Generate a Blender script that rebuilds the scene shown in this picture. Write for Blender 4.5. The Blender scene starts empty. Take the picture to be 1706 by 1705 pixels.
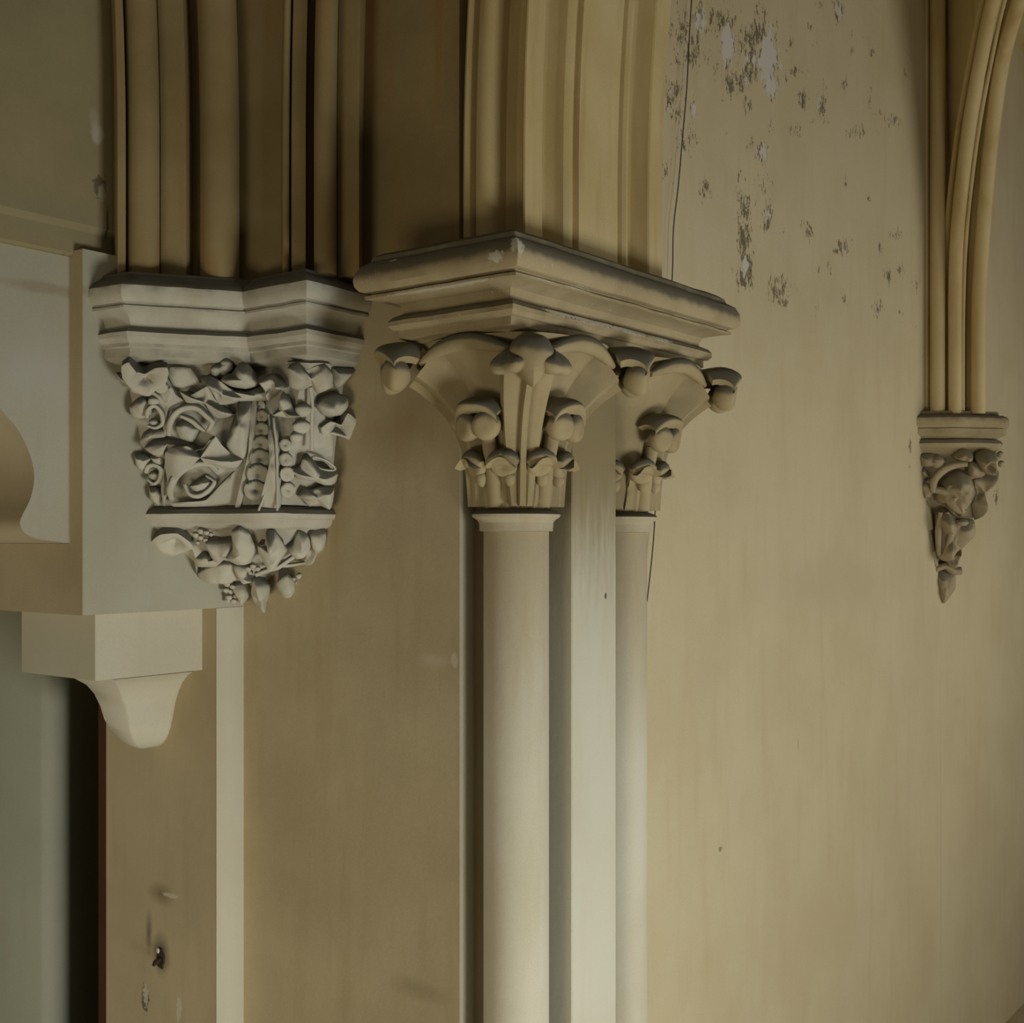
import bpy, bmesh, math, random
from mathutils import Vector, Matrix, noise
from mathutils.bvhtree import BVHTree

# ------------------------------------------------------------------ camera
YAW = math.radians(37.6)
FPX = 2050.0; CX = 853.0; HZ = 900.0
SN, CS = math.sin(YAW), math.cos(YAW)
scn = bpy.context.scene
COL = scn.collection
cam_d = bpy.data.cameras.new('camera'); cam = bpy.data.objects.new('camera', cam_d)
COL.objects.link(cam); scn.camera = cam
cam.location = (0, 0, 0); cam.rotation_euler = (math.pi/2, 0, YAW)
cam_d.sensor_width = 36.0; cam_d.sensor_fit = 'HORIZONTAL'
cam_d.lens = 36.0*FPX/1706.0; cam_d.shift_y = (HZ-852.5)/1706.0
cam_d.clip_start = 0.05; cam_d.clip_end = 100

# ------------------------------------------------------------------ light
world = bpy.data.worlds.new('world'); scn.world = world; world.use_nodes = True
bg = world.node_tree.nodes['Background']
bg.inputs[0].default_value = (1.0, 0.90, 0.70, 1); bg.inputs[1].default_value = 0.13

def area(name, loc, target, sx, sy, power, color, spread=180):
    l = bpy.data.lights.new(name, 'AREA'); l.spread = math.radians(spread); l.shape = 'RECTANGLE'; l.size = sx; l.size_y = sy
    l.energy = power; l.color = color
    o = bpy.data.objects.new(name, l); COL.objects.link(o); o.location = loc
    o.rotation_euler = (Vector(target)-Vector(loc)).to_track_quat('-Z', 'Y').to_euler()
    return o
area('nave_window_light', (3.0, 2.7, -3.0), (-3.2, 3.6, -1.9), 2.0, 1.6, 138, (1.0, 1.0, 0.93), 105)
area('far_fill_light', (2.2, 9.5, -1.0), (-2.98, 7.8, 0.5), 5.5, 3.0, 145, (1.0, 0.97, 0.86), 150)  # added fill to brighten the far wall, no known window
area('side_fill_light', (-2.2, -2.6, -3.0), (-3.8, 3.4, -1.6), 2.5, 1.6, 62, (1.0, 0.88, 0.64), 110)  # added fill standing in for warm indirect light on left-facing walls
area('passage_window_light', (-8.6, 2.0, -1.6), (-7.4, 4.6, -1.6), 1.2, 2.4, 34, (0.94, 1.0, 0.9))
area('passage_fill_light', (-7.2, 5.2, -1.2), (-9.5, 6.2, -1.4), 0.6, 1.6, 14, (1.0, 0.93, 0.75))  # added fill, out of view, that lightens the dark passage
scn.view_settings.view_transform = 'Standard'; scn.view_settings.look = 'None'
scn.view_settings.gamma = 1.0; scn.view_settings.use_curve_mapping = False
scn.view_settings.exposure = -0.68

# ------------------------------------------------------------------ geometry helpers
def ray(px):
    a = (px-CX)/FPX
    return (CS*a-SN, SN*a+CS)
def at(px, py, d):                      # point seen at a pixel of the photo, at depth d
    r = ray(px); return Vector((r[0]*d, r[1]*d, (HZ-py)/FPX*d))
def on_u(px, u):
    r = ray(px); d = u/r[0]; return d*r[1]
def on_v(px, v):
    r = ray(px); d = v/r[1]; return d*r[0]
def depth(u, v): return -SN*u+CS*v
def dirpx(px, py):
    r = ray(px); return Vector((r[0], r[1], (HZ-py)/FPX))

def tag(o, label=None, cat=None, group=None, kind=None):
    if label: o['label'] = label
    if cat: o['category'] = cat
    if group: o['group'] = group
    if kind: o['kind'] = kind
    return o
def finish(name, verts, faces, mat, parent=None, sharp=35, smooth=True):
    me = bpy.data.meshes.new(name); me.from_pydata([tuple(v) for v in verts], [], faces)
    bm = bmesh.new(); bm.from_mesh(me)
    bmesh.ops.remove_doubles(bm, verts=bm.verts, dist=1e-6)
    bmesh.ops.recalc_face_normals(bm, faces=bm.faces)
    bm.to_mesh(me); bm.free()
    if smooth:
        for p in me.polygons: p.use_smooth = True
        me.set_sharp_from_angle(angle=math.radians(sharp))
    me.materials.append(mat)
    o = bpy.data.objects.new(name, me); COL.objects.link(o)
    if parent: o.parent = parent; o.matrix_parent_inverse = parent.matrix_world.inverted()
    return o
def thing(name, loc, label, cat, group=None):
    o = bpy.data.objects.new(name, None); COL.objects.link(o); o.location = loc
    o.empty_display_size = 0.05
    bpy.context.view_layer.update()
    return tag(o, label, cat, group)
class MB:
    def __init__(s): s.v = []; s.f = []
    def add(s, V, Fc):
        b = len(s.v); s.v += [Vector(x) for x in V]; s.f += [tuple(i+b for i in f) for f in Fc]
    def box(s, a, b):
        x0, y0, z0 = a; x1, y1, z1 = b
        s.add([(x0,y0,z0),(x1,y0,z0),(x1,y1,z0),(x0,y1,z0),(x0,y0,z1),(x1,y0,z1),(x1,y1,z1),(x0,y1,z1)],
              [(0,3,2,1),(4,5,6,7),(0,1,5,4),(1,2,6,5),(2,3,7,6),(3,0,4,7)])
    def loft(s, rings, closed=True, cap=True):
        n = len(rings[0]); V = [p for r in rings for p in r]; Fc = []
        for k in range(len(rings)-1):
            for i in range(n if closed else n-1):
                j = (i+1) % n; Fc.append((k*n+i, k*n+j, (k+1)*n+j, (k+1)*n+i))
        if cap and closed:
            Fc.append(tuple(range(n))[::-1]); Fc.append(tuple((len(rings)-1)*n+i for i in range(n)))
        s.add(V, Fc)
    def tube(s, pts, rad, n=12, flat=1.0, up=None):
        pts = [Vector(p) for p in pts]; rings = []
        if not hasattr(rad, '__len__'): rad = [rad]*len(pts)
        for i, p in enumerate(pts):
            t = (pts[min(i+1, len(pts)-1)]-pts[max(i-1, 0)]).normalized()
            ref = up or Vector((CS, SN, 0))
            a = (ref-t*ref.dot(t))
            if a.length < 0.05: a = Vector((0, 0, 1))-t*t.z
            a.normalize(); b = t.cross(a)
            rings.append([p+(a*math.cos(q)+b*math.sin(q)*flat)*rad[i] for q in [2*math.pi*k/n for k in range(n)]])
        s.loft(rings)
    def ball(s, c, r, nu=14, nv=9, M=None, f=None):
        if not hasattr(r, '__len__'): r = (r, r, r)
        M = M or Matrix.Identity(3); c = Vector(c); rings = []
        for k in range(nv+1):
            ph = math.pi*(0.02+0.96*k/nv)
            ring = []
            for i in range(nu):
                th = 2*math.pi*i/nu
                d = Vector((math.sin(ph)*math.cos(th), math.sin(ph)*math.sin(th), math.cos(ph)))
                k2 = f(d) if f else 1.0
                ring.append(c+M@Vector((d.x*r[0]*k2, d.y*r[1]*k2, d.z*r[2]*k2)))
            rings.append(ring)
        s.loft(rings)
    def prism(s, poly, z0, z1, nz=1, bend=None):   # poly = (u,v) outline, extruded up
        rings = []
        for k in range(nz+1):
            z = z0+(z1-z0)*k/nz; b = bend(z) if bend else (0, 0)
            rings.append([Vector((p[0]+b[0], p[1]+b[1], z)) for p in poly])
        s.loft(rings)
    def build(s, name, mat, parent=None, sharp=35, smooth=True, rough=0.0, freq=9.0):
        if rough:
            for i, p in enumerate(s.v):
                s.v[i] = p+noise.noise_vector(p*freq)*rough
        return finish(name, s.v, s.f, mat, parent, sharp, smooth)
def smoothpath(pts, n=6, closed=False):
    P = [Vector(p) for p in pts]; out = []; m = len(P)
    rng = m if closed else m-1
    for i in range(rng):
        if closed: a, b, c, d = P[(i-1) % m], P[i], P[(i+1) % m], P[(i+2) % m]
        else: a, b, c, d = P[max(i-1, 0)], P[i], P[i+1], P[min(i+2, m-1)]
        for k in range(n):
            t = k/n
            out.append(0.5*((2*b)+(c-a)*t+(2*a-5*b+4*c-d)*t*t+(3*b-a-3*c+d)*t**3))
    if not closed: out.append(P[-1])
    return out
def inset_line(line, d, w0, w1):
    """offset an open plan polyline to its inner side by d; its ends slide along the walls
       (w0, w1 = direction of the walls there)"""
    n = len(line); out = []; offs = []
    for i in range(n-1):
        a, b = line[i], line[i+1]; t = (b-a).normalized(); nn = Vector((-t.y, t.x))
        offs.append((a+nn*d, t))
    def isect(p, t, q, w):
        den = t.x*w.y-t.y*w.x
        k = ((q.x-p.x)*w.y-(q.y-p.y)*w.x)/den
        return p+t*k
    out.append(isect(offs[0][0], offs[0][1], line[0], w0))
    for i in range(1, n-1):
        out.append(isect(offs[i-1][0], offs[i-1][1], offs[i][0], offs[i][1]))
    out.append(isect(offs[-1][0], offs[-1][1], line[-1], w1))
    return out
def moulding(name, line, prof, w0, w1, inner, mat, parent, sub=5, rough=0.0015):
    """line: plan outline (walls' side on the left hand when inset positive); prof: (inset, z) list"""
    rings = []
    for d, z in prof:
        L = inset_line(line, d, w0, w1)
        ring = []
        for i in range(len(L)-1):
            for k in range(sub): ring.append(L[i].lerp(L[i+1], k/sub))
        ring.append(L[-1])
        ring += inner
        ring = [Vector((p[0], p[1], z)) for p in ring]
        rings.append(ring)
    m = MB(); m.loft(rings); return m.build(name, mat, parent, sharp=28, rough=rough, freq=14)

# ------------------------------------------------------------------ materials
def stone(name, c1, c2, c3, dust=0.0, chips=0.0, streak=0.35, rough=0.85, grain=0.14, scale=1.0, dustc=(0.060, 0.058, 0.050), bump=0.25, ztop=None):
    m = bpy.data.materials.new(name); m.use_nodes = True; nt = m.node_tree; N = nt.nodes; L = nt.links
    bs = N['Principled BSDF']; bs.inputs['Roughness'].default_value = rough
    bs.inputs['Specular IOR Level'].default_value = 0.25
    tc = N.new('ShaderNodeTexCoord')
    geo = N.new('ShaderNodeNewGeometry')
    def nz(sc, det=4, vec=None, rg=0.55):
        n = N.new('ShaderNodeTexNoise'); n.inputs['Scale'].default_value = sc; n.inputs['Detail'].default_value = det
        n.inputs['Roughness'].default_value = rg
        L.new(vec or geo.outputs['Position'], n.inputs['Vector']); return n.outputs['Fac']
    def ramp(f, a, b):
        r = N.new('ShaderNodeMapRange'); r.inputs[1].default_value = a; r.inputs[2].default_value = b
        r.interpolation_type = 'SMOOTHSTEP'; L.new(f, r.inputs[0]); return r.outputs[0]
    def mul(a, b):
        q = N.new('ShaderNodeMath'); q.operation = 'MULTIPLY'
        for i, x in enumerate((a, b)):
            if isinstance(x, float): q.inputs[i].default_value = x
            else: L.new(x, q.inputs[i])
        return q.outputs[0]
    def mix(f, a, b, mode='MIX'):
        q = N.new('ShaderNodeMix'); q.data_type = 'RGBA'; q.blend_type = mode
        if isinstance(f, float): q.inputs[0].default_value = f
        else: L.new(f, q.inputs[0])
        for k, x in ((6, a), (7, b)):
            if isinstance(x, tuple): q.inputs[k].default_value = (*x, 1)
            else: L.new(x, q.inputs[k])
        return q.outputs[2]
    mp = N.new('ShaderNodeMapping'); mp.inputs['Scale'].default_value = (7, 7, 0.9)
    L.new(geo.outputs['Position'], mp.inputs['Vector'])
    col = mix(ramp(nz(1.6*scale, 5), 0.35, 0.68), c1, c2)
    col = mix(mul(ramp(nz(1.3, 5, mp.outputs[0]), 0.48, 0.75), streak), col, c3)
    if ztop:                                   # tan paint plus painted shade on the upper part, with a ragged lower edge
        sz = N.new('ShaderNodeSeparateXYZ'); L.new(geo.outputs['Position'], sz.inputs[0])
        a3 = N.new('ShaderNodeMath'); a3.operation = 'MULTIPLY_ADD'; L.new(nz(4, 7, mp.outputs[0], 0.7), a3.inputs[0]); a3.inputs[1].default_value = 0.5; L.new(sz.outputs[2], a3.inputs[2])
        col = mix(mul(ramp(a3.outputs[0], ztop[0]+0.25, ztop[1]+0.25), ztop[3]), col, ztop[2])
    g = nz(330, 3, None, 0.75)
    gr = N.new('ShaderNodeMapRange'); gr.inputs[1].default_value = 0.25; gr.inputs[2].default_value = 0.75
    gr.inputs[3].default_value = 1-grain; gr.inputs[4].default_value = 1+grain; L.new(g, gr.inputs[0])
    vs = N.new('ShaderNodeVectorMath'); vs.operation = 'SCALE'; L.new(col, vs.inputs[0]); L.new(gr.outputs[0], vs.inputs['Scale'])
    col = vs.outputs[0]
    if chips:
        mk = mul(ramp(nz(75, 5, None, 0.7), 0.64, 0.67), ramp(nz(5, 3), 0.62-chips, 0.66-chips))
        col = mix(mk, col, (0.62, 0.60, 0.52))
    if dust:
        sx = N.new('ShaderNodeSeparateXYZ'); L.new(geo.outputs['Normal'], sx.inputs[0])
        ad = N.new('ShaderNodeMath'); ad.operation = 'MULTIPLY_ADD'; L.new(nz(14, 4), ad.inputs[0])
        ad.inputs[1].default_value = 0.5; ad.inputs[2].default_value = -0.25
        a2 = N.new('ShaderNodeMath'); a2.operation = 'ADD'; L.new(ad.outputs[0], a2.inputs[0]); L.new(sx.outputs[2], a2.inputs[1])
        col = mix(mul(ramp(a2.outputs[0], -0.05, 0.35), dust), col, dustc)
    L.new(col, bs.inputs['Base Color'])
    bp = N.new('ShaderNodeBump'); bp.inputs['Strength'].default_value = bump; bp.inputs['Distance'].default_value = 0.004
    L.new(nz(38, 6, None, 0.6), bp.inputs['Height']); L.new(bp.outputs[0], bs.inputs['Normal'])
    m['h'] = 1
    return m
M_wall = stone('limewash_tan', (0.50, 0.425, 0.275), (0.43, 0.36, 0.225), (0.38, 0.29, 0.165))
M_upper = stone('dark_limewash', (0.36, 0.305, 0.175), (0.29, 0.245, 0.135), (0.31, 0.25, 0.15))  # darker limewash for the upper left wall
M_ochdark = stone('shaded_ochre', (0.33, 0.255, 0.125), (0.25, 0.19, 0.085), (0.34, 0.19, 0.06), streak=0.9)  # ochre paint, with shade of ribs and arch painted in
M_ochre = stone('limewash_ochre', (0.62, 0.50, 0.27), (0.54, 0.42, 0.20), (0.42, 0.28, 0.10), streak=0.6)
M_pale = stone('limewash_pale', (0.56, 0.535, 0.43), (0.52, 0.485, 0.375), (0.48, 0.42, 0.29), streak=0.3)
M_pilaster = stone('pale_paint_tan_shade_top', (0.58, 0.56, 0.46), (0.54, 0.515, 0.41), (0.52, 0.45, 0.33), streak=0.3, ztop=(-0.35, 0.3, (0.27, 0.215, 0.115), 1.0))  # upper tan also carries the shade under the capital
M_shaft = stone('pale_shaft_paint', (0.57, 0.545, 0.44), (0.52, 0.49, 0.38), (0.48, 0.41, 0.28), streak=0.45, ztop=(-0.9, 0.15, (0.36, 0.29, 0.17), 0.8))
M_ring = stone('ring_stone', (0.48, 0.43, 0.31), (0.42, 0.37, 0.25), (0.36, 0.29, 0.17), dust=0.85)
M_grey = stone('limewash_grey_lit', (0.46, 0.445, 0.355), (0.42, 0.40, 0.31), (0.38, 0.335, 0.23), streak=0.2)  # for right-facing faces only; their cooler light is mixed into the colour
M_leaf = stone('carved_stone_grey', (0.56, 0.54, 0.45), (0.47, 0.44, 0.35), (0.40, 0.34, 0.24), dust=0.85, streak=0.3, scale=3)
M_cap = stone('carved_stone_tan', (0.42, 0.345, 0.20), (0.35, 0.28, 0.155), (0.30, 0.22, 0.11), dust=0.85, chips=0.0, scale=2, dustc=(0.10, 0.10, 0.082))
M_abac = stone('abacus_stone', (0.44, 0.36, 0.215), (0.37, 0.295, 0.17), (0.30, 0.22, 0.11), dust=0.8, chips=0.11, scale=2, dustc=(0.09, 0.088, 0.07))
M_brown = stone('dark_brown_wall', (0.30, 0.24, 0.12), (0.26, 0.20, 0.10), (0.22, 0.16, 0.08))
M_green = stone('pale_green_plaster', (0.30, 0.305, 0.235), (0.27, 0.28, 0.21), (0.26, 0.245, 0.18))
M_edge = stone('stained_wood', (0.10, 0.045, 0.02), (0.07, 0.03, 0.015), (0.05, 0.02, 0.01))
def plain(name, c, r=0.6, metal=0.0):
    m = bpy.data.materials.new(name); m.use_nodes = True; b = m.node_tree.nodes['Principled BSDF']
    b.inputs['Base Color'].default_value = (*c, 1); b.inputs['Roughness'].default_value = r; b.inputs['Metallic'].default_value = metal
    return m
M_wire = plain('dark_green_wire', (0.025, 0.04, 0.025))
M_rust = plain('rusty_iron', (0.06, 0.035, 0.02), 0.7, 0.6)
M_hole = plain('soot', (0.035, 0.028, 0.018), 0.95)
M_white = plain('bare_plaster', (0.55, 0.52, 0.45), 0.9)

# ------------------------------------------------------------------ plan of the place
VW = 3.45                       # plane of the middle wall (faces the camera)
UB = -4.10                      # plane of the left wall pad (faces right)
UF = -2.98                      # plane of the far right wall
VC = 3.89                       # middle of the pier front
UCORN = on_v(765, VW)
V1 = on_u(360, UB)              # plane of the recessed wall under the lintel
VB = on_u(137, UB)              # near corner of the block
ZT = 4.2; ZF = -4.0

# ---------------- structure
m = MB(); m.box((-11, -6, ZF-0.2), (6, 16, ZF)); tag(m.build('floor', M_wall, smooth=False), kind='structure')
m = MB(); m.box((-11, 1.0, ZT), (UF+0.8, 16, ZT+0.2)); tag(m.build('ceiling', M_ochre, smooth=False), kind='structure')
# middle wall with the arch face above flush
m = MB(); m.box((UB-0.3, VW, ZF), (UCORN, VW+0.45, 0.93)); tag(m.build('wall_middle', M_wall, smooth=False), kind='structure')
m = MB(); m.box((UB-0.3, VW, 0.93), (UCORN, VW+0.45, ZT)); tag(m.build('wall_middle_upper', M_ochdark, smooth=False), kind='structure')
# core of the pier behind shafts
m = MB()
m.prism([(UF-0.2, VW+0.22), (UCORN+0.02, VW+0.22), (UCORN+0.05, VW+0.27), (UCORN+0.05, 7.78-VW-0.05), (UF-0.2, 7.78-VW-0.05)], ZF, 0.75)
tag(m.build('wall_pier', M_wall, smooth=False), kind='structure')
# bright rounded arris strip
m = MB(); pr = [(UCORN-0.0005, VW+0.0)]
for k in range(7):
    q = math.pi/2*k/6; pr.append((UCORN-0.0+0.012*math.sin(q), VW+0.012-0.012*math.cos(q)))
pr += [(UCORN+0.012, VW+0.05), (UCORN+0.004, VW+0.08), (UCORN-0.0005, VW+0.08)]
m.prism(pr, ZF, 0.42); tag(m.build('trim_1', M_pale), kind='structure')

# far wall, with the peeled paint density stored per vertex
def vz(px, py):
    v = on_u(px, UF); d = depth(UF, v); return v, (HZ-py)/FPX*d
BL = []   # (px,py,rx,ry,strength, white)
def c7(x, y): return 1080+x/2.436, y/2.436
for x, y, rx, ry, s_, w in [
    (320,190,26,95,1.0,1),(380,180,26,36,.8,.9),(490,230,34,110,1.0,1),(500,350,22,50,1,1),(430,250,40,50,1,.85),(400,310,45,45,.9,.7),
    (340,330,45,60,.9,.2),(210,70,22,60,1,.8),(190,200,40,80,.85,.1),(130,130,45,140,.75,0),(300,90,70,70,.8,.1),(250,250,60,60,.6,0),
    (470,60,40,60,.8,.1),(440,140,70,60,.9,.3),(110,400,45,90,.85,0),(180,460,14,60,.9,.9),(160,580,50,60,.7,.1),(145,610,12,25,.9,.8),
    (75,690,22,60,.7,0),(120,760,45,60,.45,0),(230,770,26,40,.95,.6),(330,550,40,30,.6,.1),(400,430,24,50,.75,.2),(490,520,22,40,.8,.3),
    (460,620,22,40,1,.9),(405,580,20,40,.7,0),(375,700,16,40,.7,0),(385,830,26,70,.9,.1),(390,960,26,90,.95,.1),(400,1060,24,50,1,.8),
    (390,1120,36,60,.95,.4),(470,770,36,90,.6,0),(487,870,22,40,1,.7),(480,910,24,30,.8,0),(525,1180,46,60,.85,.15),(545,1225,24,20,.9,0),
    (580,170,22,30,.8,.1),(590,290,40,30,.7,.1),(625,400,18,45,.95,.6),(565,320,14,36,.7,0),(595,530,24,28,.85,.3),(660,110,18,30,.7,0),(675,180,16,30,.6,0),
    (770,40,18,50,1,.7),(700,10,16,20,.7,0),(700,430,22,50,.9,.6),(690,490,40,16,.7,0),(715,340,10,40,.8,.7),(800,340,14,30,.7,.6),(815,290,14,34,.6,0),
    (905,215,12,26,.8,0),(827,200,10,24,.7,0),(830,130,8,30,.7,0),(855,300,10,24,.7,0),(905,360,12,18,.8,0),(890,410,24,30,.6,0),(940,460,50,26,.55,.1),(995,490,36,32,.75,.2),
    (1040,310,14,60,.6,0),(1060,110,18,60,.5,0),(1070,240,14,40,.6,0),(835,545,34,30,.7,.2),(868,530,10,40,.7,0),(950,540,60,60,.35,0),(1010,560,50,60,.35,0),(1050,590,24,60,.4,0),
    (800,740,12,40,.6,0),(850,770,10,14,.6,0),(895,805,10,12,.9,0),(650,940,14,36,.9,.5),(615,915,12,24,.7,0),(785,1005,40,44,.8,.1),(540,940,20,26,.6,0),(535,1050,10,40,.4,0),
    (1010,950,34,26,.8,.2),(1075,940,16,22,.6,0),(942,1005,16,28,.8,.1),(970,1120,18,36,.9,.5),(1025,1090,18,34,.7,0),(685,1105,10,30,.8,0),(738,1090,10,34,.7,0),
    (620,1175,26,20,.6,0),(685,1250,12,26,.7,0),(792,1220,18,46,.7,.1),(725,1275,14,14,.5,0),(930,1250,18,36,.85,.5),(935,1190,10,20,.6,0),(1090,1150,22,60,.5,0),(1020,1270,40,30,.45,0),
    (890,1350,10,16,.6,0),(1075,1310,14,40,.5,0),(970,1200,20,40,.4,0),(1115,1450,8,14,.9,0),(240,1060,50,60,.25,0),(70,990,14,40,.6,0),(1110,1200,8,60,.5,0)]:
    X, Y = c7(x, y); BL.append((X, Y, rx/2.436*1.45, ry/2.436*1.35, s_*0.93, w))
for X, Y, rx, ry, s_, w in [(1516,740,3,14,.9,.5),(1517,790,3,30,.5,.1),(1520,830,3,10,.4,0),(1662,760,5,14,.8,.6),(1668,775,4,10,.8,.6),(1660,830,5,18,.85,.3),(1665,800,3,20,.5,0),(1160,615,5,5,.5,.2)]:
    BL.append((X, Y, rx*1.3, ry*1.3, s_, w))
v0, v1 = 3.95, 12.5; z0p, z1p = -4.0, 4.2
def build_far():
    # fine grid where paint is peeling, coarse elsewhere
    vs = [v0]
    while vs[-1] < v1: vs.append(vs[-1]+(0.022 if 4.0 < vs[-1] < 9.0 else 0.10))
    zs = [z0p]
    while zs[-1] < z1p: zs.append(zs[-1]+(0.024 if 0.9 < zs[-1] < 3.4 else (0.04 if .1 < zs[-1] < .91 else 0.2)))
    me = bpy.data.meshes.new('wall_right'); V = [(UF, v, z) for z in zs for v in vs]; n = len(vs)
    Fc = [(j*n+i, j*n+i+1, (j+1)*n+i+1, (j+1)*n+i) for j in range(len(zs)-1) for i in range(n-1)]
    b = len(V)
    V += [(UF-0.3, v0, z0p), (UF-0.3, v1, z0p), (UF-0.3, v0, z1p), (UF-0.3, v1, z1p)]
    Fc += [(b, b+2, b+3, b+1)]
    me.from_pydata(V, [], Fc); me.materials.append(M_peel)
    ca = me.color_attributes.new('peel', 'FLOAT_COLOR', 'POINT')
    rows = []
    for (x, y, z) in V:
        pe = 0.0; wh = 0.0
        d = -SN*x+CS*y; px = CX+FPX*(CS*x+SN*y)/d; py = HZ-z/d*FPX
        if -60 < py < 900 and px < 1706:
            if py < 560 and px < 1545:
                pe = 0.22*max(0, 1-py/520.)
            for X, Y, rx, ry, s_, w in BL:
                e = ((px-X)/rx)**2+((py-Y)/ry)**2
                if e < 4:
                    g = math.exp(-e*0.9)*s_; pe = max(pe, g); wh = max(wh, g*w)
        rows += [pe, wh, 0, 1]
    ca.data.foreach_set('color', rows)
    o = bpy.data.objects.new('wall_right', me); COL.objects.link(o); tag(o, kind='structure')
M_peel = stone('peeling_limewash', (0.58, 0.50, 0.325), (0.54, 0.455, 0.285), (0.48, 0.38, 0.22), streak=0.25)
def add_peel(m):
    nt = m.node_tree; N = nt.nodes; L = nt.links; bs = N['Principled BSDF']
    base = bs.inputs['Base Color'].links[0].from_socket
    at_ = N.new('ShaderNodeAttribute'); at_.attribute_name = 'peel'
    sp = N.new('ShaderNodeSeparateColor'); L.new(at_.outputs['Color'], sp.inputs[0])
    geo = N.new('ShaderNodeNewGeometry'); mp = N.new('ShaderNodeMapping'); mp.inputs['Scale'].default_value = (1, 1.15, 0.6)
    L.new(geo.outputs['Position'], mp.inputs['Vector'])
    def nz(sc, d, r):
        n = N.new('ShaderNodeTexNoise'); n.inputs['Scale'].default_value = sc; n.inputs['Detail'].default_value = d
        n.inputs['Roughness'].default_value = r; L.new(mp.outputs[0], n.inputs['Vector']); return n.outputs['Fac']
    def thr(noise_s, ch, k, lo, w):
        q = N.new('ShaderNodeMath'); q.operation = 'MULTIPLY_ADD'; L.new(ch, q.inputs[0]); q.inputs[1].default_value = k; L.new(noise_s, q.inputs[2])
        r = N.new('ShaderNodeMapRange'); r.inputs[1].default_value = lo; r.inputs[2].default_value = lo+w; L.new(q.outputs[0], r.inputs[0]); return r.outputs[0]
    def mix(f, a, b):
        q = N.new('ShaderNodeMix'); q.data_type = 'RGBA'; L.new(f, q.inputs[0])
        for k, x in ((6, a), (7, b)):
            if isinstance(x, tuple): q.inputs[k].default_value = (*x, 1)
            else: L.new(x, q.inputs[k])
        return q.outputs[2]
    dark = thr(nz(27, 7, 0.78), sp.outputs[0], 0.30, 0.715, 0.02)
    c = mix(dark, base, (0.17, 0.14, 0.085))
    white = thr(nz(15, 6, 0.7), sp.outputs[1], 0.50, 0.80, 0.03)
    c = mix(white, c, (0.60, 0.56, 0.50))
    L.new(c, bs.inputs['Base Color'])
add_peel(M_peel); build_far()

# ---------------- left block: the reveal profile, pad, recessed wall
UA = -4.10-0.085
cut = [(-60,560),(-20,655),(0,682),(28,715),(48,755),(56,795),(50,830),(38,855),(32,872),(40,888),(62,898),(95,903),(120,906)]
pts = []
c2 = smoothpath([Vector((x, y, 0)) for x, y in cut], 5)
for p in c2:
    v = on_u(p.x, UA); d = depth(UA, v); pts.append((v, (HZ-p.y)/FPX*d))
pts[-1] = (VB, pts[-1][1])
ZB = -0.284
ZP = 1.075
m = MB()
lv = [(pts[0][0], ZP)] + pts
m.loft([[Vector((UA, a, b)), Vector((UA, VW+0.2, b)), Vector((UA-1.35, VW+0.2, b)), Vector((UA-1.35, a, b))] for a, b in lv+[(VB, ZB)]])
tag(m.build('wall_left', M_wall, sharp=25), kind='structure')
m = MB()
# raised pad with a soft arris, panel face
m.box((UA-0.0, VB, ZB+0.0), (UB, VW+0.1, ZP+0.02))
tag(m.build('trim_2', M_wall, smooth=False), kind='structure')
m = MB(); m.box((UB, VB+0.0015, ZB+0.0015), (UB+0.0025, VW+0.0, ZP+0.02)); tag(m.build('trim_6', M_grey, smooth=False), kind='structure')  # thin grey skin: the lit side of the tan pad, painted as colour
m = MB(); m.loft([[Vector((UA+0.004, a, b)), Vector((UA+0.004, VB, b)), Vector((UA+0.0005, VB, b)), Vector((UA+0.0005, a, b))] for a, b in lv[:-1]])
tag(m.build('trim_3', M_grey, smooth=False), kind='structure')
# upper left wall with two shallow courses
m = MB()
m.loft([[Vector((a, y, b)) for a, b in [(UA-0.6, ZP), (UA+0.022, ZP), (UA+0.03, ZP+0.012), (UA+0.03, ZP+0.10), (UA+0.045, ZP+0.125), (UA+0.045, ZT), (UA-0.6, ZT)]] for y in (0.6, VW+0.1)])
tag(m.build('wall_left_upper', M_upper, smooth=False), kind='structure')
# recessed wall under the lintel
UE = on_v(177, V1)
m = MB(); m.box((UE, V1, ZF), (UB, VW+0.3, ZB)); tag(m.build('wall_recess', M_wall, smooth=False), kind='structure')
m = MB(); m.box((UB-0.001, V1+0.0, ZF), (UB+0.003, VW, ZB)); tag(m.build('trim_4', M_pale, smooth=False), kind='structure')  # pale skin: brighter light on this side of the wall put into colour
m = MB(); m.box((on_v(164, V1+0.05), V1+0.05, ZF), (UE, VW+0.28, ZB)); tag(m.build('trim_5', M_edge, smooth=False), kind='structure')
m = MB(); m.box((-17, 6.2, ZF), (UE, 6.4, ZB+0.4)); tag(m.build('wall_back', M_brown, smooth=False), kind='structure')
m = MB(); m.box((UE, VW+0.3, ZF), (UE+0.2, 6.4, ZB+0.4)); tag(m.build('wall_passage', M_brown, smooth=False), kind='structure')

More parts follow.
